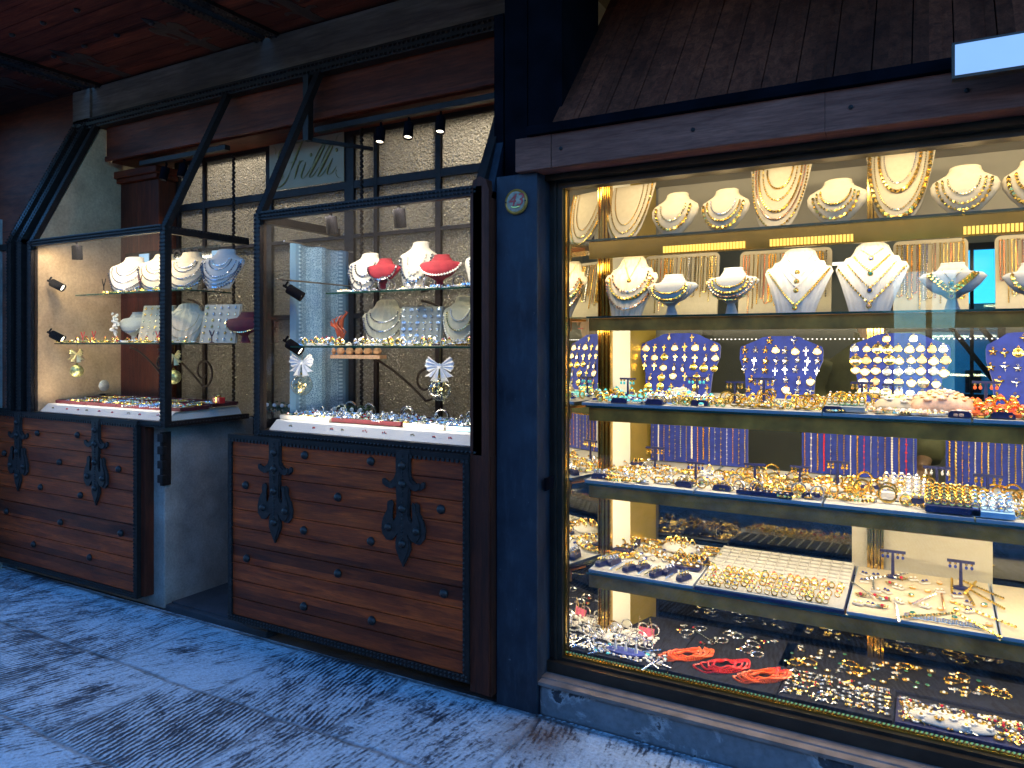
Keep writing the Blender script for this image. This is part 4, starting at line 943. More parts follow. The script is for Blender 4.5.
def px_span(l, r, Y): return (X_at(l, Y) + X_at(r, Y)) / 2, X_at(r, Y) - X_at(l, Y)
G1 = 'cream necklace displays on the top glass shelf'
ORD = ['first', 'second', 'third', 'fourth', 'fifth', 'sixth', 'seventh', 'eighth', 'ninth', 'tenth']
NK = 0
def dress(d, spec, where):
    for s in spec: necklace(d, *s[:5], kind=s[5], label=s[6] + ' ' + where, **(s[7] if len(s) > 7 else {}))
top = [ # left px, right px, top py, style, necklaces
 (601, 652, 184, 'tongue', [(.98, .30, .55, .0026, 'gold', 'fine', 'fine gold necklace innermost'), (.99, .16, .72, .0032, 'gold', 'link', 'gold link necklace'), (1.0, .04, .88, .0036, 'gold', 'rope', 'long thick gold rope necklace')]),
 (650, 698, 191, 'bust', [(.70, .34, .52, .0035, 'goldlt', 'link', 'pale gold link necklace'), (.66, .14, .72, .006, 'gold', 'bead', 'gold leafy cluster necklace')]),
 (699, 749, 187, 'bust', [(.72, .40, .50, .003, 'silver', 'bead', 'silver bead necklace'), (.68, .26, .66, .0035, 'gold', 'rope', 'gold rope necklace'), (.64, .10, .80, .0058, 'gold', 'rope', 'thick woven gold collar')]),
 (747, 809, 165, 'tongue', [(.98, .66, .42, .0032, 'gold', 'rope', 'short gold chain'), (1.0, .48, .56, .0036, 'gold', 'link', 'gold chain of round links'), (1.0, .30, .70, .0038, 'gold', 'rope', 'gold rope chain'), (1.0, .18, .80, .003, 'rosegold', 'rope', 'slim rose gold chain'), (1.0, .05, .90, .0042, 'gold', 'link', 'long heavy gold link chain')]),
 (806, 867, 177, 'bust', [(.72, .42, .50, .0032, 'gold', 'rope', 'gold rope necklace'), (.68, .28, .62, .0048, 'gold', 'link', 'gold link necklace'), (.64, .12, .74, .0062, 'gold', 'link', 'chunky gold link collar')]),
 (864, 934, 150, 'tongue', [(1.0, .56, .46, .0028, 'silver', 'fine', 'fine silver beaded necklace'), (1.0, .44, .60, .0055, 'gold', 'rope', 'woven gold necklace'), (1.0, .18, .74, .003, 'goldlt', 'fine', 'slim pale gold necklace'), (1.0, .06, .88, .0075, 'gold', 'rope', 'multi-strand thick gold necklace')]),
 (930, 1000, 163, 'bust', [(.72, .40, .46, .003, 'goldlt', 'fine', 'slim pale gold chain'), (.70, .22, .62, .0045, 'gold', 'link', 'gold link necklace'), (.68, .10, .78, .0058, 'gold', 'link', 'wide gold necklace with a tassel')]),
 (1002, 1070, 156, 'bust', [(.72, .34, .55, .0045, 'gold', 'rope', 'gold rope necklace'), (.66, .10, .78, .006, 'gold', 'rope', 'thick gold rope necklace')]),
]
z = SH[0] + .0005
for i, (l, r, t, st, nk) in enumerate(top):
    Y = 2.99 if st == 'bust' else 3.06
    x, w = px_span(l, r, Y); h = Z_at((l + r) / 2, t, Y) - z
    kind = 'tall tongue-shaped cream necklace stand' if st == 'tongue' else 'low cream neck bust'
    nm = 'necklace_stand' if st == 'tongue' else 'neck_bust'
    d = display(nm, f'{kind}, {ORD[i]} from the blue pillar on the top shelf', 'necklace display', st, 'cream', x, Y, z, w * 1.02, h, R(-6), G1, 1.0)
    dress(d, nk, f'on the {ORD[i]} display of the top shelf')
    if st == 'tongue':
        mb = MB(); mb.box(-w * .2, w * .2, .02, .08, -.0, .012, ch=.002); mb.bar((0, .06, .006), (0, .05, h * .35), .02, .006)
        o = mb.build('prop_foot', 'navy', d.o)
    if i == 6:
        mb = MB(); 
        for k in range(14): mb.octa((0, 0, -k * .009), .0046, 0, (0, 0, 1), 1.2)
        p = on_front(d, 0, .10) + Vector((0, -.01, -.0)); o = mb.build('tassel', 'gold', bpy.data.objects[[o.name for o in bpy.data.objects if o.name.startswith('necklace') and 'tassel' in str(o.get('label'))][0]]); o.location = (0, p.y, p.z)

# second shelf -------------------------------------------------------
z = SH[1] + .0005
def hang_chain(board_M, x, z_, length, r, mat, loop, kind, label, group, slope=-.0):
    mb = MB(); pts = []
    if loop > 0:
        for k in range(41):
            a = math.pi * k / 40
            if k < 14: pts.append((-loop, 0, -length * (k / 14) * .85))
            elif k > 26: pts.append((loop, 0, -length * ((40 - k) / 14) * .85))
            else:
                b = math.pi * (k - 13) / 14; pts.append((-loop * math.cos(b), 0, -length * .85 - loop * math.sin(b)))
    else: pts = [(math.sin(k * .5) * .0004, 0, -length * k / 20) for k in range(21)]
    pts = [Vector(p) for p in pts]; nb = 0; acc = 0; step = r * (1.25 if kind == 'rope' else 2.0 if kind != 'station' else 6)
    if kind == 'station': mb.tube(pts, r * .28, 4)
    for a, b in zip(pts[:-1], pts[1:]):
        seg = b - a
        while acc <= seg.length:
            c = a + seg * (acc / max(seg.length, 1e-9)); mb.octa(c, r, 0, seg + Vector((seg.length * (.7 if nb % 2 else -.7), 0, 0)) if kind == 'rope' else seg, 1.25); nb += 1; acc += step
        acc -= seg.length
    me = mb.mesh('chain', [mat])
    return inst('chain', me, board_M @ Matrix.Translation((x, -r - .001, z_)), label, 'chain', group)
def white_board(i, l, r, t, Y, zb, tilt=10):
    x, w = px_span(l, r, Y); h = (Z_at((l + r) / 2, t, Y) - zb) / math.cos(R(tilt)); rr = .022
    poly = [(-w / 2, 0), (w / 2, 0)] + [(w / 2 - rr + rr * math.cos(a), h - rr + rr * math.sin(a)) for a in [k * math.pi / 10 for k in range(6)]] + [(-w / 2 + rr - rr * math.sin(a), h - rr + rr * math.cos(a)) for a in [k * math.pi / 10 for k in range(6)]]
    mb = MB(); mb.prism(poly, 0, .012); o = mb.build('chain_board', 'cream'); Mx = Matrix.Translation((x, Y, zb)) @ Matrix.Rotation(R(-tilt), 4, 'X'); o.matrix_world = Mx
    tag(o, f'{ORD[i]} cream board of gold chains behind the second shelf, counted from the pillar', 'display board', 'cream chain boards at the back of the second shelf')
    mb = MB(); mb.bar((0, .012, h * .7), (0, .012 + h * .3, .004), .02, .004); q = mb.build('easel_back', 'cream', o)
    n = max(4, int(w / .019))
    for k in range(n):
        cx = -w / 2 + .022 + k * (w - .044) / (n - 1); m = random.choice(['gold', 'gold', 'gold', 'goldlt', 'rosegold', 'silver']); loop = random.choice([0, 0, .006, .008]); kd = random.choice(['rope', 'link'])
        hang_chain(Mx, cx, h - .02, h * U(.55, .88), U(.0030, .0052), m, loop, kd, {'gold': 'yellow gold', 'goldlt': 'pale gold', 'rosegold': 'rose gold', 'silver': 'silver'}[m] + (' rope' if kd == 'rope' else ' link') + (' loop' if loop else ' strand') + f' hanging on the {ORD[i]} cream board', 'chains hanging on the cream boards')
        mb = MB(); mb.ball((cx, -.004, h - .018), .004); mb.build('peg', 'goldlt', o)
for i, (l, r, t) in enumerate([(642, 717, 253), (738, 831, 248), (893, 969, 238), (996, 1072, 232)]): white_board(i, l, r, t, 3.24, z)
G2 = 'necklace displays on the second glass shelf'
sec = [
 (602, 657, 255, 'fan', 2.98, 'pleated cream fan bust', [(.94, .62, .30, .0018, 'gold', 'fine', 'thin gold chain with a small disc', dict(vee=1.5, pend='gold')), (.72, .40, .66, .0048, 'rosegold', 'link', 'gold link necklace'), (.64, .28, .76, .0052, 'gold', 'rope', 'thick gold rope necklace'), (.60, .12, .86, .0055, 'rosegold', 'bead', 'chunky rose gold bead necklace')]),
 (645, 698, 274, 'collar', 2.95, 'small grey crescent collar stand', [(.74, .52, .60, .0026, 'gold', 'rope', 'gold choker'), (.70, .36, .66, .0042, 'gold', 'rope', 'gold rope collar'), (.74, .30, .80, .0022, 'goldlt', 'fine', 'thin pale gold collar')]),
 (704, 759, 267, 'collar', 2.95, 'second small grey crescent collar stand', [(.76, .56, .55, .003, 'gold', 'rope', 'gold choker'), (.72, .44, .66, .0042, 'gold', 'rope', 'gold rope collar'), (.72, .36, .80, .0042, 'rosegold', 'rope', 'rose gold rope collar'), (.72, .30, .92, .0038, 'gold', 'link', 'outer gold link collar')]),
 (763, 833, 247, 'fan', 2.98, 'wide pleated white fan bust with pendants', [(.90, .66, .42, .0014, 'silver', 'fine', 'fine silver chain with gold disc', dict(vee=1.4, pend='gold')), (.80, .52, .50, .0014, 'silver', 'fine', 'second fine silver chain with gold disc', dict(vee=1.4, pend='gold')), (.74, .38, .60, .0014, 'silver', 'fine', 'third fine silver chain with gold disc', dict(vee=1.4, pend='gold')), (.66, .12, .90, .0035, 'gold', 'rope', 'long gold necklace', dict(vee=1.4, pend='gold'))]),
 (834, 909, 241, 'fan', 2.98, 'wide pleated white fan bust with dark stones', [(.90, .80, .30, .002, 'gold', 'fine', 'short gold chain with a tiny stone', dict(vee=1.4, pend='sapphire')), (.80, .58, .48, .003, 'gold', 'rope', 'gold necklace with a green stone', dict(vee=1.4, pend='emerald')), (.70, .34, .66, .003, 'gold', 'link', 'gold necklace with an oval dark stone', dict(vee=1.3, pend='sapphire')), (.64, .12, .92, .0042, 'gold', 'link', 'wide gold necklace with a pale cameo', dict(vee=1.3, pend='cameo'))]),
 (918, 988, 262, 'collar', 2.93, 'wide grey crescent collar stand before the blue window', [(.86, .60, .30, .0018, 'goldlt', 'fine', 'slim gold chain with stone', dict(vee=1.3, pend='emerald')), (.76, .42, .62, .005, 'gold', 'rope', 'gold necklace with a round clasp', dict(vee=1.2, pend='gold')), (.74, .34, .72, .0048, 'gold', 'rope', 'outer gold necklace', dict(vee=1.2, pend='ruby'))]),
 (1002, 1064, 262, 'collar', 2.93, 'grey crescent collar stand nearest the frame edge of the photo', [(.76, .36, .66, .0058, 'gold', 'rope', 'thick gold rope')]),
]
for i, (l, r, t, st, Y, lab, nk) in enumerate(sec):
    x, w = px_span(l, r, Y); h = Z_at((l + r) / 2, t, Y) - z
    d = display('pleated_bust' if st == 'fan' else 'collar_stand', f'{lab}, {ORD[i]} along the second shelf', 'necklace display', st, 'white_felt' if i in (3, 4) else 'greyfelt' if st == 'collar' else 'cream', x, Y, z, w, h, R(-4), G2)
    dress(d, nk, f'on the {ORD[i]} display of the second shelf')

# ---- small pieces, each a shared mesh
def ring_me(metal, gem, big=1.0):
    mb = MB(); mb.torus((0, 0, .0105), .0092, .0016 * big, 14, 5, 0, 'Y'); mb.octa((0, 0, .0225), .0046 * big, 1, (0, 0, 1), .8); mb.lathe([(.002, .018), (.0048 * big, .0205), (.0042 * big, .022)], 8, 0)
    return mb.mesh('ring', [metal, gem])
def band_me(metal):
    mb = MB(); mb.torus((0, 0, .0115), .0098, .003, 14, 5, 0, 'Y'); mb.ball((0, 0, .023), .006, 0, 8, (1.1, .8, .7)); return mb.mesh('ring', [metal])
def brooch_me(metal, gem):
    mb = MB()
    for k in range(6):
        a = k * math.pi / 3; mb.ball((math.cos(a) * .009, math.sin(a) * .009, .004), .0062, 0, 6, (1, 1, .6))
    mb.ball((0, 0, .006), .0055, 1, 8); return mb.mesh('brooch', [metal, gem])
def leafy_me(metal, gem):
    mb = MB()
    for k in range(5):
        a = -1.1 + k * .55; mb.octa((math.sin(a) * .012, math.cos(a) * .012, .005), .0042, 0, (math.sin(a), math.cos(a), .2), 2.3)
    mb.tube([(0, -.016, .003), (0, 0, .005)], .0015, 4); mb.ball((0, .002, .008), .0048, 1, 6); return mb.mesh('brooch', [metal, gem])
def bangle_me(metal, flat=False):
    mb = MB()
    if flat:
        for k in range(22): a = k * 2 * math.pi / 22; mb.octa((math.cos(a) * .03, math.sin(a) * .024, .005), .0052, 0, (-math.sin(a), math.cos(a), .3 * (k % 2)), 1.1)
    else: mb.torus((0, 0, .027), .0235, .0036, 20, 6, 0, 'Y')
    return mb.mesh('bracelet', [metal])
def bar_bracelet_me(metal):
    mb = MB()
    for k in range(20): mb.octa((0, -.08 + k * .0082, .004), .0045, 0, (.3 * (k % 2), 1, 0), 1.15)
    return mb.mesh('bracelet', [metal])
def drop_me(metal, gem):
    mb = MB(); mb.ball((0, 0, 0), .0048, 0, 6); mb.ball((0, 0, -.012), .0055, 1, 8, (1, .6, 1.3)); mb.tube([(0, 0, 0), (0, 0, -.008)], .001, 4); return mb.mesh('earring', [metal, gem])
def stud_pair_me(metal, gem):
    mb = MB(); mb.box(-.013, .013, -.008, .008, 0, .005, 0, ch=.001)
    for x in (-.006, .006): mb.ball((x, 0, .008), .0042, 2, 7); mb.torus((x, 0, .0065), .0044, .001, 10, 4, 1, 'Z')
    return mb.mesh('earring_pair', ['white_felt', metal, gem])
def cabochon_me(metal, gem):
    mb = MB(); mb.lathe([(.007, 0), (.008, .003), (.0078, .005)], 12, 0); mb.ball((0, 0, .005), .0074, 1, 9, (1, 1.2, .6)); return mb.mesh('cabochon', [metal, gem])
def medal_me(metal, face, r=.0125):
    mb = MB(); rot = Matrix.Rotation(R(90), 4, 'X'); mb.lathe([(r, 0), (r, .0025), (r * .82, .003), (r * .8, .002)], 16, 0, rot); mb.lathe([(r * .8, .001), (r * .8, .0026), (r * .35, .0045), (.0002, .005)], 16, 1, rot)
    mb.torus((0, -.002, r + .003), .0028, .0009, 8, 4, 0, 'Y'); return mb.mesh('pendant', [metal, face])
def cross_me(metal, gem):
    mb = MB(); mb.box(-.002, .002, -.003, 0, -.013, .009); mb.box(-.008, .008, -.0032, -.0002, .0, .004); mb.ball((0, -.003, .002), .0025, 1); mb.torus((0, -.002, .012), .0026, .0009, 8, 4, 0, 'Y'); return mb.mesh('pendant', [metal, gem])
def charm_me(metal, gem, kind):
    mb = MB()
    if kind == 0:
        for k in range(5): a = k * 2 * math.pi / 5 + .3; mb.octa((math.cos(a) * .0065, -.003, math.sin(a) * .0065), .0036, 0, (math.cos(a), 0, math.sin(a)), 1.7)
    elif kind == 1:
        mb.octa((-.0065, -.003, .002), .004, 0, (-1, 0, .5), 1.8); mb.octa((.0065, -.003, .002), .004, 0, (1, 0, .5), 1.8); mb.octa((0, -.003, -.007), .004, 0, (0, 0, 1), 1.7)
    else: mb.ball((0, -.004, -.004), .0062, 0, 7, (1, .6, 1.4)); mb.octa((0, -.003, .007), .0035)
    mb.ball((0, -.005, 0), .0032, 1, 6); mb.torus((0, -.002, .012), .0026, .0009, 8, 4, 0, 'Y'); return mb.mesh('pendant', [metal, gem])
def stone_me(mat):
    mb = MB()
    for k in range(3): mb.ball((U(-.006, .006), U(-.004, .004), .006), .0065, 0, 7, (1.2, .9, .8))
    return mb.mesh('cluster', [mat])
def roll_me():
    mb = MB(); mb.prism([(-.030, 0), (.030, 0), (.028, .012), (.022, .018), (-.022, .018), (-.028, .012)], -.012, .012); return mb.mesh('ring_pad', ['navy'])
def tstand_me():
    mb = MB(); mb.lathe([(.016, 0), (.016, .003), (.004, .006), (.003, .062)], 12); mb.box(-.028, .028, -.003, .003, .060, .066); return mb.mesh('stand', ['navy'])
P = {
 'gold ring with a clear stone': ('gem_ring', 'ring', ring_me('gold', 'crystal')), 'gold ring with a red stone': ('gem_ring', 'ring', ring_me('gold', 'ruby', 1.1)), 'gold ring with a dark blue stone': ('gem_ring', 'ring', ring_me('gold', 'sapphire', 1.2)),
 'silver ring with a clear stone': ('gem_ring', 'ring', ring_me('silver', 'crystal', 1.1)), 'gold ring with a turquoise': ('gem_ring', 'ring', ring_me('gold', 'turq', 1.5)), 'gold ring with an orange coral': ('gem_ring', 'ring', ring_me('gold', 'coral', 1.6)), 'broad plain gold ring': ('signet_ring', 'ring', band_me('gold')), 'broad silver ring': ('signet_ring', 'ring', band_me('silver')),
 'gold flower brooch': ('flower_brooch', 'brooch', brooch_me('gold', 'pearl')), 'silver flower brooch': ('blossom_brooch', 'brooch', brooch_me('silver', 'crystal')), 'shell cameo brooch': ('flower_brooch', 'brooch', brooch_me('cameo', 'pearl')), 'gold leaf brooch': ('leaf_brooch', 'brooch', leafy_me('gold', 'pearl')), 'silver leaf brooch': ('leaf_brooch', 'brooch', leafy_me('silver', 'crystal')), 'red and gold leaf brooch': ('leaf_brooch', 'brooch', leafy_me('goldlt', 'ruby')), 'pearl flower brooch': ('blossom_brooch', 'brooch', brooch_me('pearl', 'gold')),
 'upright gold bangle': ('bangle', 'bracelet', bangle_me('gold')), 'upright silver bangle': ('bangle', 'bracelet', bangle_me('silver')), 'coiled gold link bracelet': ('bracelet', 'bracelet', bangle_me('gold', True)), 'coiled pale gold bracelet': ('bracelet', 'bracelet', bangle_me('goldlt', True)), 'coiled silver bracelet': ('bracelet', 'bracelet', bangle_me('silver', True)), 'coiled pearl bracelet': ('bracelet', 'bracelet', bangle_me('pearl', True)),
 'gold bracelet laid straight': ('bracelet', 'bracelet', bar_bracelet_me('gold')), 'silver bracelet laid straight': ('bracelet', 'bracelet', bar_bracelet_me('silver')), 'rose gold bracelet laid straight': ('bracelet', 'bracelet', bar_bracelet_me('rosegold')),
 'pearl ear studs on white pad': ('earring_pair', 'earrings', stud_pair_me('gold', 'pearl')), 'dark ear studs on white pad': ('earring_pair', 'earrings', stud_pair_me('gold', 'sapphire')), 'gold ear studs on white pad': ('earring_pair', 'earrings', stud_pair_me('gold', 'gold')), 'coral ear studs on white pad': ('earring_pair', 'earrings', stud_pair_me('gold', 'coral')),
 'turquoise cabochon': ('cabochon', 'cabochon', cabochon_me('silver', 'turq')), 'orange coral cabochon': ('cabochon', 'cabochon', cabochon_me('gold', 'coral')), 'red coral cabochon': ('cabochon', 'cabochon', cabochon_me('gold', 'redcoral')), 'shell cameo in a gold mount': ('cameo', 'cameo', cabochon_me('gold', 'cameo')), 'pearl button in a gold mount': ('cabochon', 'cabochon', cabochon_me('gold', 'pearl')), 'green stone in a gold mount': ('cabochon', 'cabochon', cabochon_me('gold', 'emerald')), 'dark stone in a silver mount': ('cabochon', 'cabochon', cabochon_me('silver', 'sapphire')),
 'cluster of pearls': ('pearl_cluster', 'pearls', stone_me('pearl')), 'cluster of coral pieces': ('coral_cluster', 'coral', stone_me('coral')),
 'gold medal with a pale face': ('pendant', 'pendant', medal_me('gold', 'pearl')), 'yellow gold medal': ('pendant', 'pendant', medal_me('gold', 'gold')), 'large gold medal': ('pendant', 'pendant', medal_me('gold', 'goldlt', .016)), 'gold-rimmed shell cameo pendant': ('pendant', 'pendant', medal_me('gold', 'cameo')), 'silver medal': ('pendant', 'pendant', medal_me('silver', 'crystal')),
 'gold cross pendant': ('pendant', 'pendant', cross_me('gold', 'goldlt')), 'silver cross pendant': ('pendant', 'pendant', cross_me('silver', 'crystal')), 'gold star charm': ('charm', 'charm', charm_me('gold', 'goldlt', 0)), 'silver bow charm': ('charm', 'charm', charm_me('silver', 'crystal', 1)), 'gold bow charm': ('charm', 'charm', charm_me('gold', 'goldlt', 1)), 'pale gold drop charm': ('charm', 'charm', charm_me('goldlt', 'pearl', 2)), 'silver star charm': ('charm', 'charm', charm_me('silver', 'crystal', 0)), 'coral cross pendant': ('pendant', 'pendant', cross_me('coral', 'gold')),
}
ROLL, TST = roll_me(), tstand_me()
def put(kind, x, y, z, rz, where, s=1.0, tilt=0.0, zoff=0.0):
    nm, cat, me = P[kind]
    return inst(nm, me, Matrix.Translation((x, y, z + zoff)) @ Matrix.Rotation(rz, 4, 'Z') @ Matrix.Rotation(tilt, 4, 'X') @ Matrix.Scale(s, 4), f'{kind} {where}', cat, f'{nm} pieces {where}'.replace('_', ' '))
def scatter(x0, x1, y0, y1, zf, nx_, ny_, kinds, where, jit=.20, s=(1, 1.25), rot=.35, skip=.05):
    for j in range(ny_):
        for i in range(nx_):
            if rnd() < skip: continue
            x = x0 + (x1 - x0) * (i + .5 + U(-jit, jit)) / nx_; y = y0 + (y1 - y0) * (j + .5 + U(-jit, jit)) / ny_
            k = random.choice(kinds); put(k, x, y, zf(y) + .001, U(-rot, rot), where, U(*s) * (.9 if 'bangle' in k else 1.22))

# blue pendant boards at the back of the third shelf --------------------------
z3 = SH[2] + .001
def tray_z(i): 
    return lambda y: SH[i] + .012 + TILT[i] * (y - YF) / (YB - YF)
def blue_board(i, l, r, t, Y, zb, kinds, lab, nr, nc):
    tilt = 12; x, w = px_span(l, r, Y); h = (Z_at((l + r) / 2, t, Y) - zb) / math.cos(R(tilt))
    poly = [(-w * .40, 0), (w * .40, 0), (w * .42, h * .35), (w * .5, h * .62), (w * .5, h * .78), (w * .485, h * .83), (w * .30, h * .93), (w * .22, h * .985), (w * .12, h), (-w * .12, h), (-w * .22, h * .985), (-w * .30, h * .93), (-w * .485, h * .83), (-w * .5, h * .78), (-w * .5, h * .62), (-w * .42, h * .35)]
    mb = MB(); mb.prism(poly, 0, .014); o = mb.build('pendant_board', 'blue_velvet'); Mx = Matrix.Translation((x, Y, zb)) @ Matrix.Rotation(R(-tilt), 4, 'X'); o.matrix_world = Mx
    tag(o, f'blue velvet shoulder-shaped board of {lab}, {ORD[i]} along the third shelf', 'display board', 'blue velvet pendant boards on the third shelf')
    for a in range(nr):
        f = .12 + .80 * a / (nr - 1); ww = w * (.36 if f < .35 else .44 if f < .80 else .14 if f > .9 else .3); n = max(1, int(nc * ww / (w * .44)))
        for b in range(n):
            cx = 0 if n == 1 else -ww + 2 * ww * b / (n - 1) + (.3 * w / nc if a % 2 else 0) * .3
            k = random.choice(kinds); nm, cat, me = P[k]
            inst(nm, me, Mx @ Matrix.Translation((cx + U(-.004, .004), -.001, h * f + U(-.004, .004))) @ Matrix.Rotation(U(-.1, .1), 4, 'Y') @ Matrix.Scale(U(1.15, 1.45), 4), f'{k} pinned on the {ORD[i]} blue velvet board', cat, f'pieces pinned on the {ORD[i]} blue velvet board')
blue_board(0, 638, 718, 333, 3.24, z3 + .03, ['yellow gold medal', 'gold medal with a pale face', 'gold cross pendant', 'yellow gold medal', 'pale gold drop charm', 'gold cross pendant'], 'yellow gold medals and crosses', 6, 8)
blue_board(1, 738, 822, 336, 3.24, z3 + .03, ['silver bow charm', 'silver star charm', 'gold star charm', 'pale gold drop charm', 'silver cross pendant', 'gold medal with a pale face'], 'silver and gold charms', 6, 8)
blue_board(2, 849, 951, 333, 3.24, z3 + .03, ['gold medal with a pale face', 'large gold medal', 'gold-rimmed shell cameo pendant', 'silver medal', 'gold medal with a pale face'], 'large round medals and cameos', 6, 9)
blue_board(3, 987, 1066, 332, 3.24, z3 + .03, ['gold bow charm', 'silver bow charm', 'gold star charm', 'silver star charm', 'yellow gold medal'], 'bow and star charms', 5, 6)

# blue cloths of hanging chains behind the fourth shelf ------------------------
def blue_cloth(i, l, r, t, b_, Y, mats, lab, n):
    x, w = px_span(l, r, Y); zt = Z_at((l + r) / 2, t, Y); zb = SH[3] + .045; h = zt - zb
    mb = MB(); mb.box(-w / 2, w / 2, 0, .010, -h, 0); o = mb.build('chain_cloth', 'blue_velvet', loc=(x, Y, zt))
    tag(o, f'{ORD[i]} blue velvet panel, hung with {lab}, behind the fourth shelf', 'display board', 'blue velvet chain panels behind the fourth shelf')
    mb = MB(); mb.tube([(-w / 2, -.006, -.002), (w / 2, -.006, -.002)], .004, 6); mb.build('rail', 'brass', o)
    Mx = Matrix.Translation((x, Y, zt))
    for k in range(n):
        m = mats[k % len(mats)]; kd = random.choice(['rope', 'link', 'station'])
        nm = {'gold': 'yellow gold', 'goldlt': 'pale gold', 'rosegold': 'rose gold', 'silver': 'silver', 'pearl': 'pearl', 'redcoral': 'red bead'}[m]
        hang_chain(Mx, -w / 2 + .012 + k * (w - .024) / (n - 1), -.006, h * U(.82, .98), U(.0030, .0056), m, 0, kd, f'{nm} strand hanging straight down the {ORD[i]} blue velvet panel', f'strands on the {ORD[i]} blue velvet panel')
blue_cloth(0, 651, 748, 423, 470, 3.34, ['gold', 'pearl', 'rosegold', 'gold', 'goldlt', 'silver'], 'gold and pearl strands', 17)
blue_cloth(1, 802, 917, 432, 480, 3.34, ['rosegold', 'pearl', 'gold', 'redcoral', 'silver', 'gold'], 'coloured bead strands', 17)
blue_cloth(2, 946, 1040, 438, 490, 3.34, ['gold', 'goldlt', 'rosegold', 'gold', 'silver'], 'heavy gold strands', 14)

# felt trays ---------------------------------------------------------------------
def tray(i, xa, xb, label, mat='white_felt', y0=YF + .004, y1=YB - .02, th=.010, edge='tray_edge'):
    zz = SH[i] + .0005; L = y1 - y0; a = math.atan2(TILT[i], YB - YF)
    t = thing('display_tray', label, 'tray', ((xa + xb) / 2, y0, zz), group='felt trays on the glass shelves'); w = (xb - xa) / 2 - .002
    Rt = Matrix.Rotation(a, 4, 'X')
    mb = MB(); mb.box(-w + .003, w - .003, .003, L, .0, th, mat=Rt); o = mb.build('felt', mat, t)
    mb = MB(); mb.box(-w, w, 0, .003, 0, th + .0015, mat=Rt); mb.box(-w, -w + .003, .003, L, 0, th + .001, mat=Rt); mb.box(w - .003, w, .003, L, 0, th + .001, mat=Rt); o = mb.build('rim', edge, t)
    return t
def XX(px): return X_at(px, YF)
tray(2, XX(581), XX(822), 'white felt tray under turquoise and gold pieces on the third shelf'); tray(2, XX(822), XX(972), 'white felt tray under cameos and pearls on the third shelf'); tray(2, XX(973), .62, 'white felt tray under corals on the third shelf')
tray(3, XX(584), XX(693), 'white felt tray with navy pads at the mirror end of the fourth shelf'); tray(3, XX(694), XX(822), 'white felt tray of gold bracelets and pads on the fourth shelf'); tray(3, XX(823), XX(975), 'white felt tray of gold rings and long bracelets on the fourth shelf'); tray(3, XX(976), .62, 'white felt tray with a pale blue pad on the fourth shelf')
tray(4, XX(588), XX(693), 'white tray of navy ring pads at the mirror end of the fifth shelf')
tray(4, XX(1001), .62, 'cream felt tray with one gold necklace on the fifth shelf', 'cream')
# stepped ring tray
xa, xb = XX(694) + .002, XX(845) - .002
t = thing('slotted_ring_tray', 'large blue-edged grey tray, empty slots behind and rings in front, on the fifth shelf', 'tray', ((xa + xb) / 2, YF, SH[4] + .0005))
a5 = math.atan2(TILT[4], YB - YF); Rt = Matrix.Rotation(a5, 4, 'X'); w = (xb - xa) / 2; L = YB - YF - .03
mb = MB(); mb.box(-w, w, 0, L, 0, .012, mat=Rt); mb.build('tray_base', 'navy', t)
mb = MB(); mb.box(-w + .003, w - .003, .003, L - .003, .0125, .018, mat=Rt); fl = mb.build('felt_pad', 'greyfelt', t)
mb = MB(); nc, nr = 13, 6
for c in range(nc + 1): xx = -w + .006 + (2 * w - .012) * c / nc; mb.box(xx - .0018, xx + .0018, L * .47, L - .004, .018, .026, mat=Rt)
for r_ in range(nr + 1): yy = L * .47 + (L * .53 - .006) * r_ / nr; mb.box(-w + .004, w - .004, yy - .0018, yy + .0018, .018, .0255, mat=Rt)
mb.build('slot_grid', 'white_felt', t)
RW = ['nearest row', 'second row', 'third row', 'fourth row', 'fifth row', 'sixth row', 'rearmost row']
for r_ in range(5):
    for c in range(17):
        if rnd() < .1: continue
        k = random.choice(['gold ring with a clear stone', 'broad plain gold ring', 'gold ring with a dark blue stone', 'gold ring with a clear stone', 'gold ring with a red stone'] if r_ < 4 else ['gold ring with an orange coral', 'broad plain gold ring', 'gold ring with a clear stone'])
        yl = .018 + r_ * (L * .42) / 5; xl = -w + .03 + c * (2 * w - .06) / 16 + U(-.004, .004)
        put(k, (xa + xb) / 2 + xl, YF + yl, SH[4] + .0185 + yl * math.tan(a5), U(-.25, .25), f'in the {RW[r_]} of the slotted ring tray', U(1.0, 1.3))
# third shelf contents
zf = tray_z(2)
scatter(XX(588), XX(640), YF + .02, YF + .30, zf, 9, 6, ['turquoise cabochon', 'gold ring with a turquoise', 'dark stone in a silver mount', 'turquoise cabochon'], 'on the third shelf near the mirror', s=(1.1, 1.5))
scatter(XX(640), XX(708), YF + .02, YF + .22, zf, 11, 5, ['silver ring with a clear stone', 'turquoise cabochon', 'silver flower brooch', 'gold ring with a dark blue stone', 'gold ring with a turquoise'], 'before the first blue velvet board', s=(1.1, 1.4))
scatter(XX(708), XX(822), YF + .02, YF + .30, zf, 12, 5, ['coiled gold link bracelet', 'upright gold bangle', 'broad plain gold ring', 'coiled pale gold bracelet', 'gold flower brooch', 'gold ring with a clear stone'], 'before the second blue velvet board', s=(.9, 1.15))
scatter(XX(822), XX(900), YF + .02, YF + .26, zf, 9, 5, ['upright gold bangle', 'shell cameo brooch', 'coiled pale gold bracelet', 'pearl ear studs on white pad', 'gold flower brooch', 'pearl flower brooch'], 'beside the third blue velvet board', s=(.9, 1.2))
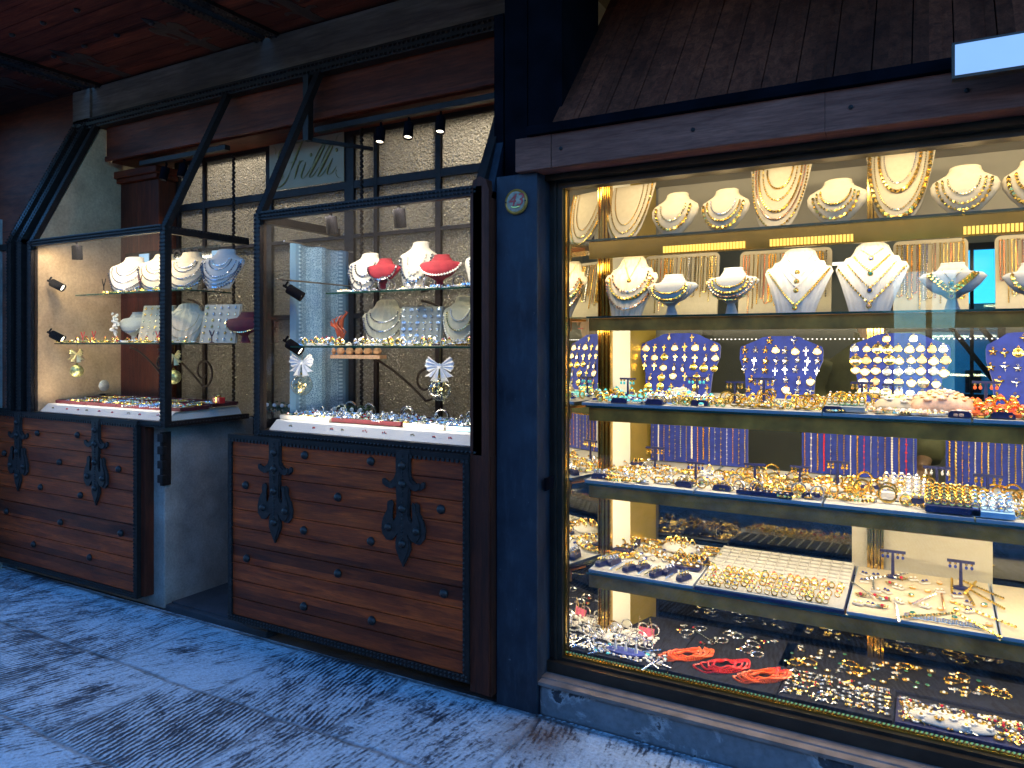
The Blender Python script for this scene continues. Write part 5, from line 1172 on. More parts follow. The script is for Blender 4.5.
scatter(XX(900), XX(972), YF + .02, YF + .24, zf, 10, 6, ['shell cameo in a gold mount', 'cluster of pearls', 'pearl button in a gold mount', 'pearl ear studs on white pad', 'shell cameo brooch'], 'before the third blue velvet board', s=(1.1, 1.5))
scatter(XX(975), .30, YF + .02, YF + .28, zf, 14, 6, ['orange coral cabochon', 'red coral cabochon', 'cluster of coral pieces', 'coral ear studs on white pad', 'gold ring with an orange coral', 'orange coral cabochon'], 'in the coral tray at the window end', s=(1.2, 1.6))
# fourth shelf
zf = tray_z(3)
scatter(XX(590), XX(693), YF + .02, YF + .36, zf, 14, 6, ['gold ring with a clear stone', 'silver ring with a clear stone', 'coiled gold link bracelet', 'gold leaf brooch', 'gold ear studs on white pad', 'gold leaf brooch', 'silver flower brooch'], 'on the mirror end tray of the fourth shelf', s=(1, 1.3))
scatter(XX(696), XX(822), YF + .02, YF + .34, zf, 13, 6, ['coiled gold link bracelet', 'gold flower brooch', 'broad plain gold ring', 'gold ring with a clear stone', 'upright gold bangle', 'gold ring with a dark blue stone', 'upright silver bangle'], 'on the middle tray of the fourth shelf', s=(1, 1.3))
scatter(XX(825), XX(975), YF + .06, YF + .34, zf, 15, 5, ['broad plain gold ring', 'coiled gold link bracelet', 'gold leaf brooch', 'pearl ear studs on white pad', 'gold flower brooch', 'broad plain gold ring', 'upright gold bangle'], 'on the wide tray of the fourth shelf', s=(1.1, 1.4))
scatter(XX(978), .30, YF + .03, YF + .32, zf, 11, 5, ['gold ring with a clear stone', 'silver ring with a clear stone', 'gold leaf brooch', 'gold ring with a dark blue stone', 'upright gold bangle'], 'around the pale blue pad of the fourth shelf', s=(1.1, 1.4))
# fifth shelf
zf = tray_z(4)
for c in range(3):
    for r_ in range(3): pass
scatter(XX(592), XX(690), YF + .17, YF + .44, zf, 11, 6, ['gold flower brooch', 'silver ring with a clear stone', 'coiled gold link bracelet', 'gold leaf brooch', 'cluster of pearls', 'dark stone in a silver mount', 'broad plain gold ring'], 'behind the navy pads of the fifth shelf', s=(1, 1.3))
# cream tray with thin items between the ring tray and the end
t = tray(4, XX(846), XX(1000), 'wide cream tray of chains and white ear-stud pads on the fifth shelf', 'cream')
scatter(XX(850), XX(905), YF + .03, YF + .42, zf, 4, 5, ['pearl ear studs on white pad', 'dark ear studs on white pad', 'silver bracelet laid straight', 'red and gold leaf brooch'], 'on the cream tray of the fifth shelf', s=(1, 1.2), rot=.9)
scatter(XX(905), XX(998), YF + .03, YF + .42, zf, 6, 5, ['dark ear studs on white pad', 'green stone in a gold mount', 'gold bracelet laid straight', 'rose gold bracelet laid straight', 'shell cameo in a gold mount', 'pearl ear studs on white pad'], 'on the far half of the cream tray', s=(1, 1.2), rot=.9)
for k in range(3):
    mb = MB(); 
    for q in range(46): mb.octa((-.12 + q * .0052, math.sin(q * .9) * .003, .004), .0045, 0, (1, .6 * (1 if q % 2 else -1), 0), 1.2)
    tag(mb.build('bracelet', 'silver', loc=(XX(945) + .0, YF + .03 + k * .016, zf(YF + .03) + .001)), f'long dark silver curb chain lying along the cream tray front', 'bracelet', 'curb chains along the cream tray front')
# navy ring pads with rings
def pads(lst, i, where):
    zf = tray_z(i)
    for (px, dy, n, rz, kind) in lst:
        x = X_at(px, YF + dy); y = YF + dy; zz = zf(y) + .001
        inst('ring_pad', ROLL, Matrix.Translation((x, y, zz)) @ Matrix.Rotation(rz, 4, 'Z') @ Matrix.Scale(1.15, 4), f'navy leatherette pad holding rings {where}', 'ring pad', f'navy ring pads {where}')
        for k in range(n):
            o = (k - (n - 1) / 2) * .019; put(kind, x + o * math.cos(rz), y + o * math.sin(rz), zz, rz + 1.3, f'stuck in a navy pad {where}', 1.1, 0, .012)
pads([(600, .05, 3, .1, 'silver ring with a clear stone'), (684, .05, 3, 0, 'gold ring with a clear stone'), (722, .05, 3, 0, 'gold ring with a clear stone'), (812, .06, 3, 0, 'gold flower brooch'), (637, .32, 2, .2, 'broad plain gold ring'), (870, .26, 3, 0, 'cluster of pearls'), (920, .12, 3, 0, 'broad plain gold ring'), (960, .10, 3, 0, 'broad plain gold ring')], 3, 'on the fourth shelf')
pads([(620, .03, 3, 0, 'turquoise cabochon'), (655, .03, 3, 0, 'silver ring with a clear stone'), (700, .05, 3, 0, 'silver ring with a clear stone'), (833, .03, 3, 0, 'pearl button in a gold mount'), (960, .03, 3, 0, 'pearl button in a gold mount'), (1003, .04, 3, 0, 'red coral cabochon')], 2, 'on the third shelf')
pads([(603, .07, 3, 1.2, 'gold ring with a clear stone'), (614, .10, 3, 1.2, 'silver ring with a clear stone'), (630, .06, 3, 1.2, 'gold ring with a clear stone'), (643, .09, 3, 1.2, 'gold ring with a dark blue stone'), (657, .05, 3, 1.2, 'gold ring with a clear stone'), (670, .09, 3, 1.2, 'silver ring with a clear stone'), (684, .05, 3, 1.2, 'gold ring with a dark blue stone')], 4, 'on the fifth shelf')
# long gold chains laid between pads on the fifth shelf
for k, px in enumerate((618, 624, 646, 652, 673)):
    y = YF + .09; put('gold bracelet laid straight' if k % 2 else 'silver bracelet laid straight', X_at(px, y), y, tray_z(4)(y), -.1, 'between the navy pads of the fifth shelf', .9)
# ear-ring stands
def earstand(px, dy, i, mat_kind, where, h=1.0):
    y = YF + dy; x = X_at(px, y); zz = tray_z(i)(y) + .001
    inst('earring_stand', TST, Matrix.Translation((x, y, zz)) @ Matrix.Scale(h, 4), f'small navy T-shaped earring stand {where}', 'earring stand', f'T-shaped earring stands {where}')
    me = EAR[mat_kind]
    for o in (-.022, -.011, .011, .022): inst('earring', me, Matrix.Translation((x + o * h, y - .006, zz + .058 * h)), f'{mat_kind} drop earring hanging from a T-shaped stand {where}', 'earring', f'drop earrings {where}')
EAR = {'gold': drop_me('gold', 'gold'), 'silver': drop_me('silver', 'crystal'), 'coral': drop_me('gold', 'coral'), 'turquoise': drop_me('gold', 'turq'), 'dark': drop_me('gold', 'sapphire')}
for px, dy, i, k, h in ((628, .2, 2, 'turquoise', 1.3), (697, .25, 2, 'turquoise', 1.4), (735, .17, 2, 'gold', 1.3), (764, .2, 2, 'gold', 1.5), (862, .2, 2, 'gold', 1.4), (893, .22, 2, 'silver', 1.3), (986, .26, 2, 'coral', 1.5)): earstand(px, dy, i, k, 'on the third shelf', h)
for px, dy, k, h in ((655, .3, 'gold', 1.5), (696, .12, 'dark', 1.3), (755, .12, 'gold', 1.5), (800, .2, 'gold', 1.3), (838, .28, 'gold', 1.5), (937, .28, 'silver', 1.6), (988, .2, 'gold', 1.6)): earstand(px, dy, 3, k, 'on the fourth shelf', h)
for px, dy, k, h in ((893, .40, 'dark', 1.6), (961, .38, 'dark', 1.6)): earstand(px, dy, 4, k, 'on the fifth shelf', h)
# special groups: cameo dome, white oval cushions with brooches
def cushion(px, dy, i, W, D, H, mat, label, kinds, n, where, basez=None, yb=None):
    y = yb if yb else YF + dy; x = X_at(px, y); zz = basez if basez is not None else tray_z(i)(y) + .001
    mb = MB(); mb.lathe([(.92, 0), (1.0, .12), (1.0, .3), (.86, .62), (.6, .86), (.3, .97), (.01, 1.0)], 24, 0, Matrix.Diagonal((W / 2, D / 2, H, 1))); o = mb.build('display_cushion', mat, smooth=True, loc=(x, y, zz)); tag(o, label, 'cushion')
    for k in range(n):
        a = k * 2.4; r_ = math.sqrt((k + .5) / n) * .85; h = H * math.sqrt(max(0, 1 - r_ * r_)) * .98
        put(random.choice(kinds), x + r_ * math.cos(a) * W / 2, y + r_ * math.sin(a) * D / 2, zz + h - .001, U(-.5, .5), where, 1.1)
cushion(942, .13, 2, .20, .12, .075, 'cameo', 'domed cushion covered with orange shell cameos on the third shelf', ['shell cameo in a gold mount', 'shell cameo brooch', 'shell cameo in a gold mount'], 44, 'on the cameo cushion of the third shelf')
cushion(680, .24, 2, .13, .09, .04, 'cream', 'small cream cushion of pearl pieces before the first blue velvet board', ['pearl flower brooch', 'cluster of pearls'], 9, 'on the small cream cushion of the third shelf')
cushion(897, .15, 2, .15, .10, .05, 'cream', 'cream cushion of pale cameos before the third blue velvet board', ['shell cameo in a gold mount', 'pearl flower brooch'], 12, 'on the pale cameo cushion')
cushion(711, .18, 3, .13, .09, .035, 'white_felt', 'oval white cushion with silver brooches on the fourth shelf', ['silver leaf brooch', 'pearl flower brooch'], 8, 'on the white cushion of the fourth shelf')
cushion(823, .20, 3, .15, .09, .03, 'white_felt', 'oval white cushion with gold balls on the fourth shelf', ['broad plain gold ring', 'gold flower brooch'], 9, 'on the gold ball cushion')
cushion(680, .36, 4, .16, .10, .04, 'white_felt', 'oval white cushion of gold rings on the fifth shelf', ['broad plain gold ring', 'gold ring with a clear stone'], 12, 'on the oval cushion of the fifth shelf')
def slab(px, dy, i, W, D, H, mat, label, kinds, nx_, ny_, where, rz=0):
    y = YF + dy; x = X_at(px, y); zz = tray_z(i)(y) + .001
    mb = MB(); mb.prism([(-D / 2, 0), (D / 2, 0), (D / 2, H * 1.5), (-D / 2, H * .6)], -W / 2, W / 2, 0, Matrix(((0, 1, 0, 0), (1, 0, 0, 0), (0, 0, 1, 0), (0, 0, 0, 1))))
    o = mb.build('display_pad', mat, loc=(x, y, zz)); tag(o, label, 'display pad')
    for a in range(nx_):
        for b in range(ny_):
            yy = -D / 2 + D * (b + .5) / ny_; put(random.choice(kinds), x - W / 2 + W * (a + .5) / nx_, y + yy, zz + H * (.6 + .9 * (yy + D / 2) / D), U(-.2, .2), where, 1.15)
slab(952, .09, 3, .16, .16, .035, 'navy', 'navy sloping pad packed with yellow gold rings on the fourth shelf', ['broad plain gold ring'], 7, 5, 'on the sloping navy pad of the fourth shelf')
slab(992, .07, 3, .12, .12, .03, 'paleblue', 'pale blue sloping pad of silver rings on the fourth shelf', ['silver ring with a clear stone', 'broad silver ring'], 5, 4, 'on the pale blue pad')
slab(905, .19, 3, .15, .13, .04, 'white_felt', 'white sloping pad of silver and gold rings on the fourth shelf', ['silver ring with a clear stone', 'broad silver ring', 'gold ring with a clear stone'], 6, 4, 'on the white sloping pad')
slab(846, .06, 2, .13, .08, .03, 'greyfelt', 'grey pad of gold hoop earrings on the third shelf', ['broad plain gold ring', 'gold ring with a clear stone'], 6, 3, 'on the grey pad of the third shelf')
slab(700, .09, 4, .0001 + .14, .16, .02, 'navy', 'navy pad of round gold buttons behind the ring pads', ['pearl button in a gold mount', 'broad plain gold ring'], 4, 4, 'on the navy button pad') if False else None
y = YF + .33
slab(689, .22, 4, .13, .15, .012, 'navy', 'navy pad of round gold and pearl buttons on the fifth shelf', ['pearl button in a gold mount', 'broad plain gold ring', 'gold flower brooch'], 5, 4, 'on the navy button pad')
slab(618, .30, 4, .16, .16, .02, 'navy', 'navy pad of gold charms at the mirror end of the fifth shelf', ['gold leaf brooch', 'broad plain gold ring', 'gold leaf brooch'], 5, 4, 'on the navy charm pad')
# long navy dish with gold leaves
y = YF + .035; x = (X_at(740, y) + X_at(790, y)) / 2
t = thing('navy_dish', 'long shallow navy dish of gold leaves on the fourth shelf', 'dish', (x, y, tray_z(3)(y) + .001))
mb = MB(); mb.box(-.10, .10, -.022, .022, 0, .005); mb.box(-.10, .10, -.024, -.02, 0, .016); mb.box(-.10, .10, .02, .024, 0, .016); mb.build('dish', 'navy', t)
for k in range(8): put('gold leaf brooch', x - .085 + k * .024, y, tray_z(3)(y) + .006, U(-.3, .3) + 1.2, 'in the long navy dish', .9)

# ---------------------------------------------------------------- window floor
FZ = .203
def pad(pxl, pxr, Ya, Yb, label, mat='black_velvet', tilt=0):
    xa, xb = X_at(pxl, Ya), X_at(pxr, Ya)
    o = MB().box(xa, xb, Ya, Yb, FZ - .003, FZ + .010, ch=.003).build('velvet_pad', mat); return tag(o, label, 'velvet pad', 'velvet pads on the window floor')
FY0, FY1 = 2.835, 3.36
def fscat(l, r, ya, yb, nx_, ny_, kinds, where, zz=FZ + .011, **k):
    k['s'] = tuple(q * .74 for q in k.get('s', (1, 1.25))); nx_ = int(nx_ * 1.25); ny_ = int(ny_ * 1.15 + .5)
    scatter(X_at(l, ya), X_at(r, ya), ya, yb, lambda y: zz, nx_, ny_, kinds, where, **k)
pad(572, 667, FY0, FY1, 'black velvet pad of silver and pearl pieces in the mirror corner of the window floor')
pad(668, 776, FY0, FY1, 'black velvet pad under the three bundles of coral necklaces')
pad(777, 893, FY0, 3.09, 'black velvet pad of small silver brooches on the window floor')
pad(895, 1045, FY0, 3.03, 'deep blue velvet pad of gold and white brooches on the window floor', 'navy')
pad(777, 1045, 3.095, FY1, 'black velvet strip of gold boxes and clasps behind the brooch pads')
fscat(576, 662, FY0 + .01, 2.95, 12, 4, ['silver bracelet laid straight', 'cluster of pearls', 'silver flower brooch', 'turquoise cabochon', 'cluster of pearls'], 'on the floor pad in the mirror corner', s=(1, 1.3), rot=1.5)
fscat(590, 650, 2.97, 3.14, 9, 5, ['cluster of pearls', 'silver flower brooch', 'coiled pearl bracelet', 'upright silver bangle', 'cluster of pearls'], 'in the silver heap on the window floor', s=(1.1, 1.6))
fscat(668, 770, 3.12, 3.34, 9, 3, ['silver bracelet laid straight', 'silver leaf brooch', 'coiled silver bracelet', 'red and gold leaf brooch'], 'behind the coral necklaces', s=(1, 1.2), rot=1.5, skip=.3)
fscat(780, 890, FY0 + .012, 3.08, 12, 6, ['silver leaf brooch', 'silver flower brooch', 'gold leaf brooch', 'silver leaf brooch', 'red and gold leaf brooch', 'gold ear studs on white pad'], 'on the black pad of silver brooches', s=(.75, 1.05), rot=1.2)
fscat(900, 1026, FY0 + .012, 3.02, 15, 5, ['gold leaf brooch', 'pearl flower brooch', 'gold flower brooch', 'silver leaf brooch', 'red and gold leaf brooch', 'gold leaf brooch'], 'on the deep blue floor pad', s=(1, 1.35), rot=1.2, skip=.2)
fscat(780, 1026, 3.11, 3.34, 17, 4, ['gold flower brooch', 'gold leaf brooch', 'coiled gold link bracelet', 'silver leaf brooch', 'green stone in a gold mount'], 'on the velvet strip behind the brooch pads', s=(1, 1.3), rot=1.2, skip=.45)
cushion(952, 0, 0, .26, .10, .028, 'white_felt', 'oval white plate heaped with pearl brooches on the deep blue floor pad', ['pearl flower brooch', 'gold flower brooch'], 14, 'on the oval white plate', FZ + .011, 2.90)
def loopy(mb, cx, cy, cz, Lx, Ly, r, mi, rz, n=58, h=0, ph=0):
    c, s = math.cos(rz), math.sin(rz); pts = []
    for k in range(n):
        a = 2 * math.pi * k / n; u = Lx * math.cos(a) * (1 + .12 * math.sin(3 * a + ph)); v = Ly * math.sin(a) * (1 + .15 * math.cos(2 * a + ph)); pts.append(Vector((cx + u * c - v * s, cy + u * s + v * c, cz + h + .004 * math.sin(5 * a + ph))))
    for a, b in zip(pts, pts[1:] + pts[:1]): mb.octa((a + b) / 2, r, mi, b - a, 1.25)
for i, (px, Y, mt, rz, lab) in enumerate([(688, 3.0, 'coral', .75, 'bundle of orange coral bead necklaces nearest the mirror'), (724, 2.97, 'redcoral', .75, 'red coral necklace laid in nested squares between two orange bundles'), (764, 2.95, 'coral', .75, 'bundle of orange coral necklaces tied with a red ribbon')]):
    mb = MB(); x = X_at(px, Y)
    for k in range(7 if i != 1 else 4): loopy(mb, 0, 0, 0, .115 - (.010 * k if i != 1 else .022 * k), .050 - .0045 * k if i != 1 else .062 - .012 * k, .0052, 0, rz, 72, .004 + .003 * (k % 4), k * 1.1)
    tag(mb.build('coral_necklace', mt, loc=(x, Y, FZ + .0115)), lab + ' on the window floor', 'necklace')
    if i != 1:
        mb = MB()
        for q in range(9):
            a = U(0, 6.28); mb.tube([(.045, .06, .008), (.045 + math.cos(a) * .018, .06 + math.sin(a) * .018, .02), (.045 + math.cos(a) * .04, .06 + math.sin(a) * .03, .006)], .0022, 4)
        o = mb.build('tassel', 'redcoral' if i else 'coral', bpy.data.objects[[q.name for q in bpy.data.objects if q.get('label', '').startswith(lab)][0]])
# little pink framed piece and silver frames
t = thing('pink_card_holder', 'small pink and white card in a wire holder among the silver pieces', 'card holder', (X_at(646, 3.1), 3.1, FZ + .011))
mb = MB(); mb.box(-.035, .035, -.002, .002, .008, .042, mat=Matrix.Rotation(R(-15), 4, 'X')); mb.build('card', m_plain('pink_card', (.6, .10, .16), .6, 0, .4, 60), t)
mb = MB(); mb.tube([(-.035, 0, .0), (-.03, 0, .09), (-.01, .0, .04)], .002, 4); mb.tube([(.035, 0, .0), (.02, 0, .09), (.005, .0, .04)], .002, 4); mb.build('wire', 'goldlt', t)
t = thing('ring_dish', 'oval dark blue dish with three white ring cones in the silver corner', 'dish', (X_at(626, 2.9), 2.9, FZ + .011))
mb = MB(); mb.lathe([(.5, 0), (.95, .2), (1, 1), (.9, 1)], 24, 0, Matrix.Diagonal((.085, .035, .012, 1))); mb.build('dish', 'blue_velvet', t)
for k in range(3):
    mb = MB(); mb.lathe([(.008, .01), (.003, .05)], 10, 0, Matrix.Translation((-.045 + k * .045, 0, 0))); mb.build('cone', 'pearl', t)

# ---------------------------------------------------------------- left cases
def put_set(x0, x1, y0, y1, z, n, m, kinds, where, **k): scatter(x0, x1, y0, y1, lambda y: z, n, m, kinds, where, **k)
def ldisp(nm, lab, l, r, t, Y, z, st, mat, nk, where, rz=0.3):
    x, w = px_span(l, r, Y); h = Z_at((l + r) / 2, t, Y) - z
    d = display(nm, lab, 'necklace display', st, mat, x, Y, z, w * (.84 if st == 'tallbust' else 1), h, rz, 'necklace displays inside the hanging cases')
    dress(d, nk, where); return d
zt1, zl1, zb1 = 1.811, 1.501, 1.07
SIL = lambda w, lab: [(.60, .02, .92, .0065, 'antique_silver', 'bead', 'outermost silver necklace'), (.74, .56, .40, .004, 'crystal', 'bead', 'tight clear stone choker'), (.72, .46, .50, .003, 'antique_silver', 'bead', 'short silver necklace'), (.68, .28, .70, .0038, 'antique_silver', 'link', 'silver link necklace'), (.64, .10, .84, .0042, 'antique_silver', 'bead', 'long silver bead necklace')]
ldisp('neck_bust', 'white bust with silver chains, nearest the pillar on the top shelf of the farther case', 112, 147, 256, 2.90, zt1, 'tallbust', 'white_felt', SIL(0, ''), 'on the bust nearest the pillar in the farther case', .35)
ldisp('neck_bust', 'cream bust crowded with gold pieces behind the case corner post', 141, 178, 253, 2.88, zt1, 'tallbust', 'cream', SIL(0, ''), 'on the bust behind the corner post', .35)
ldisp('neck_bust', 'white bust just past the corner post on the top shelf of the farther case', 168, 207, 251, 2.88, zt1, 'tallbust', 'cream', SIL(0, ''), 'on the bust just past the corner post', .35)
ldisp('neck_bust', 'larger white bust with many silver chains at the doorway end of the farther case', 203, 241, 248, 2.90, zt1, 'tallbust', 'white_felt', SIL(0, '') + [(.70, .2, .9, .004, 'antique_silver', 'bead', 'outer silver necklace')], 'on the bust at the doorway end of the farther case', .35)
ldisp('pleated_bust', 'pleated cream fan bust on the middle shelf of the farther case', 168, 201, 303, 2.86, zl1, 'fan', 'cream', [(.7, .3, .6, .002, 'goldlt', 'fine', 'thin gold chain'), (.64, .12, .8, .002, 'goldlt', 'fine', 'longer thin gold chain')], 'on the fan bust of the farther case', .35)
ldisp('collar_stand', 'maroon velvet collar stand with a gold bracelet at the doorway end of the farther case', 228, 262, 312, 2.88, zl1, 'collar', 'maroon', [(.72, .34, .85, .004, 'goldlt', 'link', 'gold link collar')], 'on the maroon stand', .2)
ldisp('collar_stand', 'dark grey collar stand behind the earrings in the farther case', 122, 146, 312, 2.92, zl1, 'collar', 'greyfelt', [(.72, .34, .85, .003, 'antique_silver', 'link', 'silver collar')], 'on the dark collar stand', .2)
def card_board(l, r, t, Y, zb, mat, lab, nr, nc, kinds, where, tilt=14, rz=.25, lean=0):
    x, w = px_span(l, r, Y); h = Z_at((l + r) / 2, t, Y) - zb
    mb = MB(); mb.box(-w / 2, w / 2, 0, .010, 0, h, ch=.002); mb.box(-w / 2 - .004, w / 2 + .004, .010, .016, -.0, h + .004); o = mb.build('earring_board', mat); Mx = Matrix.Translation((x, Y, zb)) @ Matrix.Rotation(rz, 4, 'Z') @ Matrix.Rotation(R(-tilt), 4, 'X'); o.matrix_world = Mx; tag(o, lab, 'display board')
    for a in range(nr):
        for b in range(nc):
            k = random.choice(kinds); nm, cat, me = P[k]
            inst(nm, me, Mx @ Matrix.Translation((-w / 2 + w * (b + .5) / nc, -.001, h * (a + .5) / nr)) @ Matrix.Scale(.85, 4), f'{k} {where}', cat, f'pieces {where}')
card_board(141, 164, 304, 2.86, zl1, 'cream', 'upright cream earring board beside the corner post in the farther case', 6, 5, ['gold star charm', 'pale gold drop charm', 'gold bow charm'], 'on the upright cream earring board')
card_board(203, 231, 303, 2.86, zl1, 'cream', 'upright cream earring board with red edges at the doorway end of the farther case', 6, 5, ['silver star charm', 'pale gold drop charm', 'gold star charm'], 'on the red-edged earring board')
put_set(-4.55, -3.75, 2.80, 2.98, zt1, 13, 3, ['gold flower brooch', 'silver flower brooch', 'upright silver bangle', 'coiled gold link bracelet', 'pearl flower brooch'], 'on the top shelf of the farther case', s=(1, 1.5))
put_set(-4.92, -3.74, 2.74, 2.90, zl1, 22, 3, ['gold ring with a red stone', 'gold flower brooch', 'silver flower brooch', 'coiled gold link bracelet', 'red and gold leaf brooch', 'pearl flower brooch'], 'on the middle shelf of the farther case', s=(1, 1.4))
# red ear-ring trees
def tree_stand(px, Y, z, mat, h, lab):
    t = thing('earring_tree', lab, 'earring stand', (X_at(px, Y), Y, z))
    mb = MB(); mb.lathe([(.014, 0), (.014, .003), (.003, .006), (.003, h * .5)], 10); mb.tube([(0, 0, h * .5), (-.012, 0, h * .75), (-.020, 0, h)], .003, 5); mb.tube([(0, 0, h * .5), (.012, 0, h * .75), (.020, 0, h)], .003, 5); mb.build('forked_stem', mat, t)
    return t
for i, (px, mt, h) in enumerate(((83, 'redcoral', .07), (94, 'redcoral', .075), (158, 'redcoral', .07), (212, 'maroon', .07))): tree_stand(px, 2.79, zl1, mt, h, ['forked red earring stand at the wall end of the farther case', 'second forked red earring stand beside the first, farther case', 'forked red earring stand by the cream earring board', 'dark red forked earring stand at the doorway end'][i])
tree_stand(104, 2.84, zt1, 'black_paint_shade', .10, 'dark forked earring stand at the wall end of the top shelf'); tree_stand(140, 2.80, zt1, 'maroon', .10, 'dark red forked stand between the two white busts')
t = thing('pearl_tassel', 'tall hanging cluster of pearly drops on the middle shelf of the farther case', 'ornament', (X_at(116, 2.86), 2.86, zl1))
mb = MB(); mb.tube([(0, 0, 0), (0, 0, .19)], .003, 5); mb.lathe([(.02, 0), (.02, .004)], 12); mb.build('stem', 'silver', t)
mb = MB()
for k in range(26): mb.ball((U(-.022, .022), U(-.018, .010), .05 + k * .0055), U(.007, .012), 0, 6)
mb.build('pearls', 'pearl', t)
# base trays, farther case
def flat_tray(xa, xb, ya, yb, z, mat, lab, th=.02):
    t = thing('velvet_tray', lab, 'tray', ((xa + xb) / 2, (ya + yb) / 2, z), group='velvet trays on the bases of the hanging cases'); w, d = (xb - xa) / 2 - .002, (yb - ya) / 2 - .002
    mb = MB(); mb.box(-w, w, -d, d, 0, th * .5); mb.build('pad', 'white_felt' if mat != 'paleblue' else 'paper', t)
    mb = MB(); mb.box(-w, w, -d - .002, -d + .008, 0, th); mb.box(-w, w, d - .008, d + .002, 0, th); mb.box(-w - .002, -w + .008, -d + .008, d - .008, 0, th); mb.box(w - .008, w + .002, -d + .008, d - .008, 0, th); mb.build('rim', mat, t)
xs_ = [-4.95, -4.62, -4.30, -3.98, -3.70]
for i in range(4):
    flat_tray(xs_[i], xs_[i + 1], 2.735, 2.93, zb1 + .04, 'maroon', f'{ORD[i]} maroon-rimmed tray in the front row of the farther case, counted from the wall'); flat_tray(xs_[i], xs_[i + 1], 2.94, 3.14, zb1 + .05, 'maroon', f'{ORD[i]} maroon-rimmed tray in the rear row of the farther case, counted from the wall')
put_set(-4.93, -3.74, 2.75, 3.12, zb1 + .055, 26, 6, ['gold flower brooch', 'silver bracelet laid straight', 'coiled gold link bracelet', 'red and gold leaf brooch', 'gold leaf brooch', 'pearl flower brooch'], 'in the maroon trays of the farther case', s=(.9, 1.2), skip=.15)
# ball ornament
t = thing('silver_bauble', 'round white glitter ball on a small dish at the rear of the farther case', 'ornament', (X_at(101, 3.08), 3.08, zb1 + .07))
mb = MB(); mb.ball((0, 0, .065), .055, 0, 20); mb.build('ball', m_plain('glitter_white', (.55, .56, .56), .35, .4, .3, 160, .5), t, smooth=True); mb = MB(); mb.ball((0, 0, .125), .008, 0, 8); mb.build('cap', 'gold', t); mb = MB(); mb.lathe([(.05, 0), (.06, .01), (.04, .012)], 16); mb.build('dish', 'silver', t)
# bow-and-ball ornaments
def bow_ball(px, py_bow, py_ball, Y, ztop, ribbon, ballmat, lab, s=1.0):
    x = X_at(px, Y); zb_ = Z_at(px, py_bow, Y); zz = Z_at(px, py_ball, Y)
    t = thing('bow_bauble', lab, 'ornament', (x, Y, zb_), .2)
    mb = MB()
    def sheet(pts, th=.004):                 # folded loop with a crease: two sheets
        mb.prism(pts, -th, th)
    for sg_ in (-1, 1):
        rows = 7
        for k in range(rows):                # pleated half bow
            a0 = (-.5 + k / rows) * 1.0; a1 = (-.5 + (k + 1) / rows) * 1.0
            r0 = .062 * s * (1 - .25 * abs(a0)); r1 = .062 * s * (1 - .25 * abs(a1)); y0_ = -.012 * (k % 2); y1_ = -.012 * ((k + 1) % 2)
            p = [(0, 0, .006 * a0), (sg_ * r0 * math.cos(a0 * 1.1), y0_, r0 * math.sin(a0 * 1.1) * 1.1 + .008), (sg_ * r1 * math.cos(a1 * 1.1), y1_, r1 * math.sin(a1 * 1.1) * 1.1 + .008), (0, 0, .006 * a1)]
            mb.add(p + [(q[0], q[1] + .004, q[2]) for q in p], [(0, 1, 2, 3), (7, 6, 5, 4), (1, 5, 6, 2), (0, 4, 5, 1), (3, 2, 6, 7)])
        for (dx, w_, L_) in ((.030, .020, .072), (.058, .018, .050)):
            p = [(sg_ * .002, -.004, 0), (sg_ * (dx - w_), -.010, -L_ * s * .9), (sg_ * dx, .004, -L_ * s * .82), (sg_ * (dx + w_ * .8), -.008, -L_ * s * .85)]
            mb.add(p + [(q[0], q[1] + .003, q[2]) for q in p], [(0, 1, 2), (0, 2, 3), (4, 6, 5), (4, 7, 6), (1, 5, 6, 2), (2, 6, 7, 3), (0, 4, 5, 1), (0, 3, 7, 4)])
    mb.ball((0, -.008, 0), .011 * s, 0, 8); mb.build('ribbon_bow', ribbon, t)
    r_ = .048 * s; dz = zz - zb_
    mb = MB(); mb.ball((0, 0, dz), r_, 0, 24); mb.build('glass_ball' if ballmat == 'ball_glass' else 'ball', ballmat, t, smooth=True)
    mb = MB()
    for k in range(36): a = U(0, 6.28); b = U(-1, 1); q = r_ * .72 * rnd() ** .4; mb.octa((q * math.cos(a) * math.sqrt(1 - b * b), q * math.sin(a) * math.sqrt(1 - b * b), dz + q * b), U(.003, .007), 0, (U(-1, 1), U(-1, 1), 1), 1.4)
    mb.build('filling', 'goldlt', t)
    mb = MB(); mb.lathe([(.008, dz + r_ - .002), (.007, dz + r_ + .008), (.002, dz + r_ + .010)], 10); mb.tube([(0, 0, dz + r_ + .008), (0, 0, -.01)], .0012, 4); mb.tube([(0, 0.002, .01), (0, .004, ztop - zb_ - .009)], .001, 4); mb.build('cap', 'gold', t)
def ball_glass():
    m, nt, b = nmat('ball_glass'); nt.nodes.remove(b); out = nt.nodes['Material Output']
    t = nd(nt, 'ShaderNodeBsdfTransparent'); t.inputs[0].default_value = (.93, .93, .86, 1); g = nd(nt, 'ShaderNodeBsdfGlossy'); g.inputs['Roughness'].default_value = .04
    f = nd(nt, 'ShaderNodeLayerWeight'); f.inputs['Blend'].default_value = .35; mx = nt.nodes.new('ShaderNodeMixShader'); vo = nd(nt, 'ShaderNodeTexVoronoi'); vo.inputs['Scale'].default_value = 60; nt.links.new(coords(nt), vo.inputs['Vector'])
    nt.links.new(mth(nt, 'ADD', mth(nt, 'MULTIPLY', f.outputs['Facing'], .6), mth(nt, 'MULTIPLY', mth(nt, 'LESS_THAN', vo.outputs['Distance'], .18), .5)), mx.inputs[0]); nt.links.new(t.outputs[0], mx.inputs[1]); nt.links.new(g.outputs[0], mx.inputs[2]); nt.links.new(mx.outputs[0], out.inputs['Surface']); return m
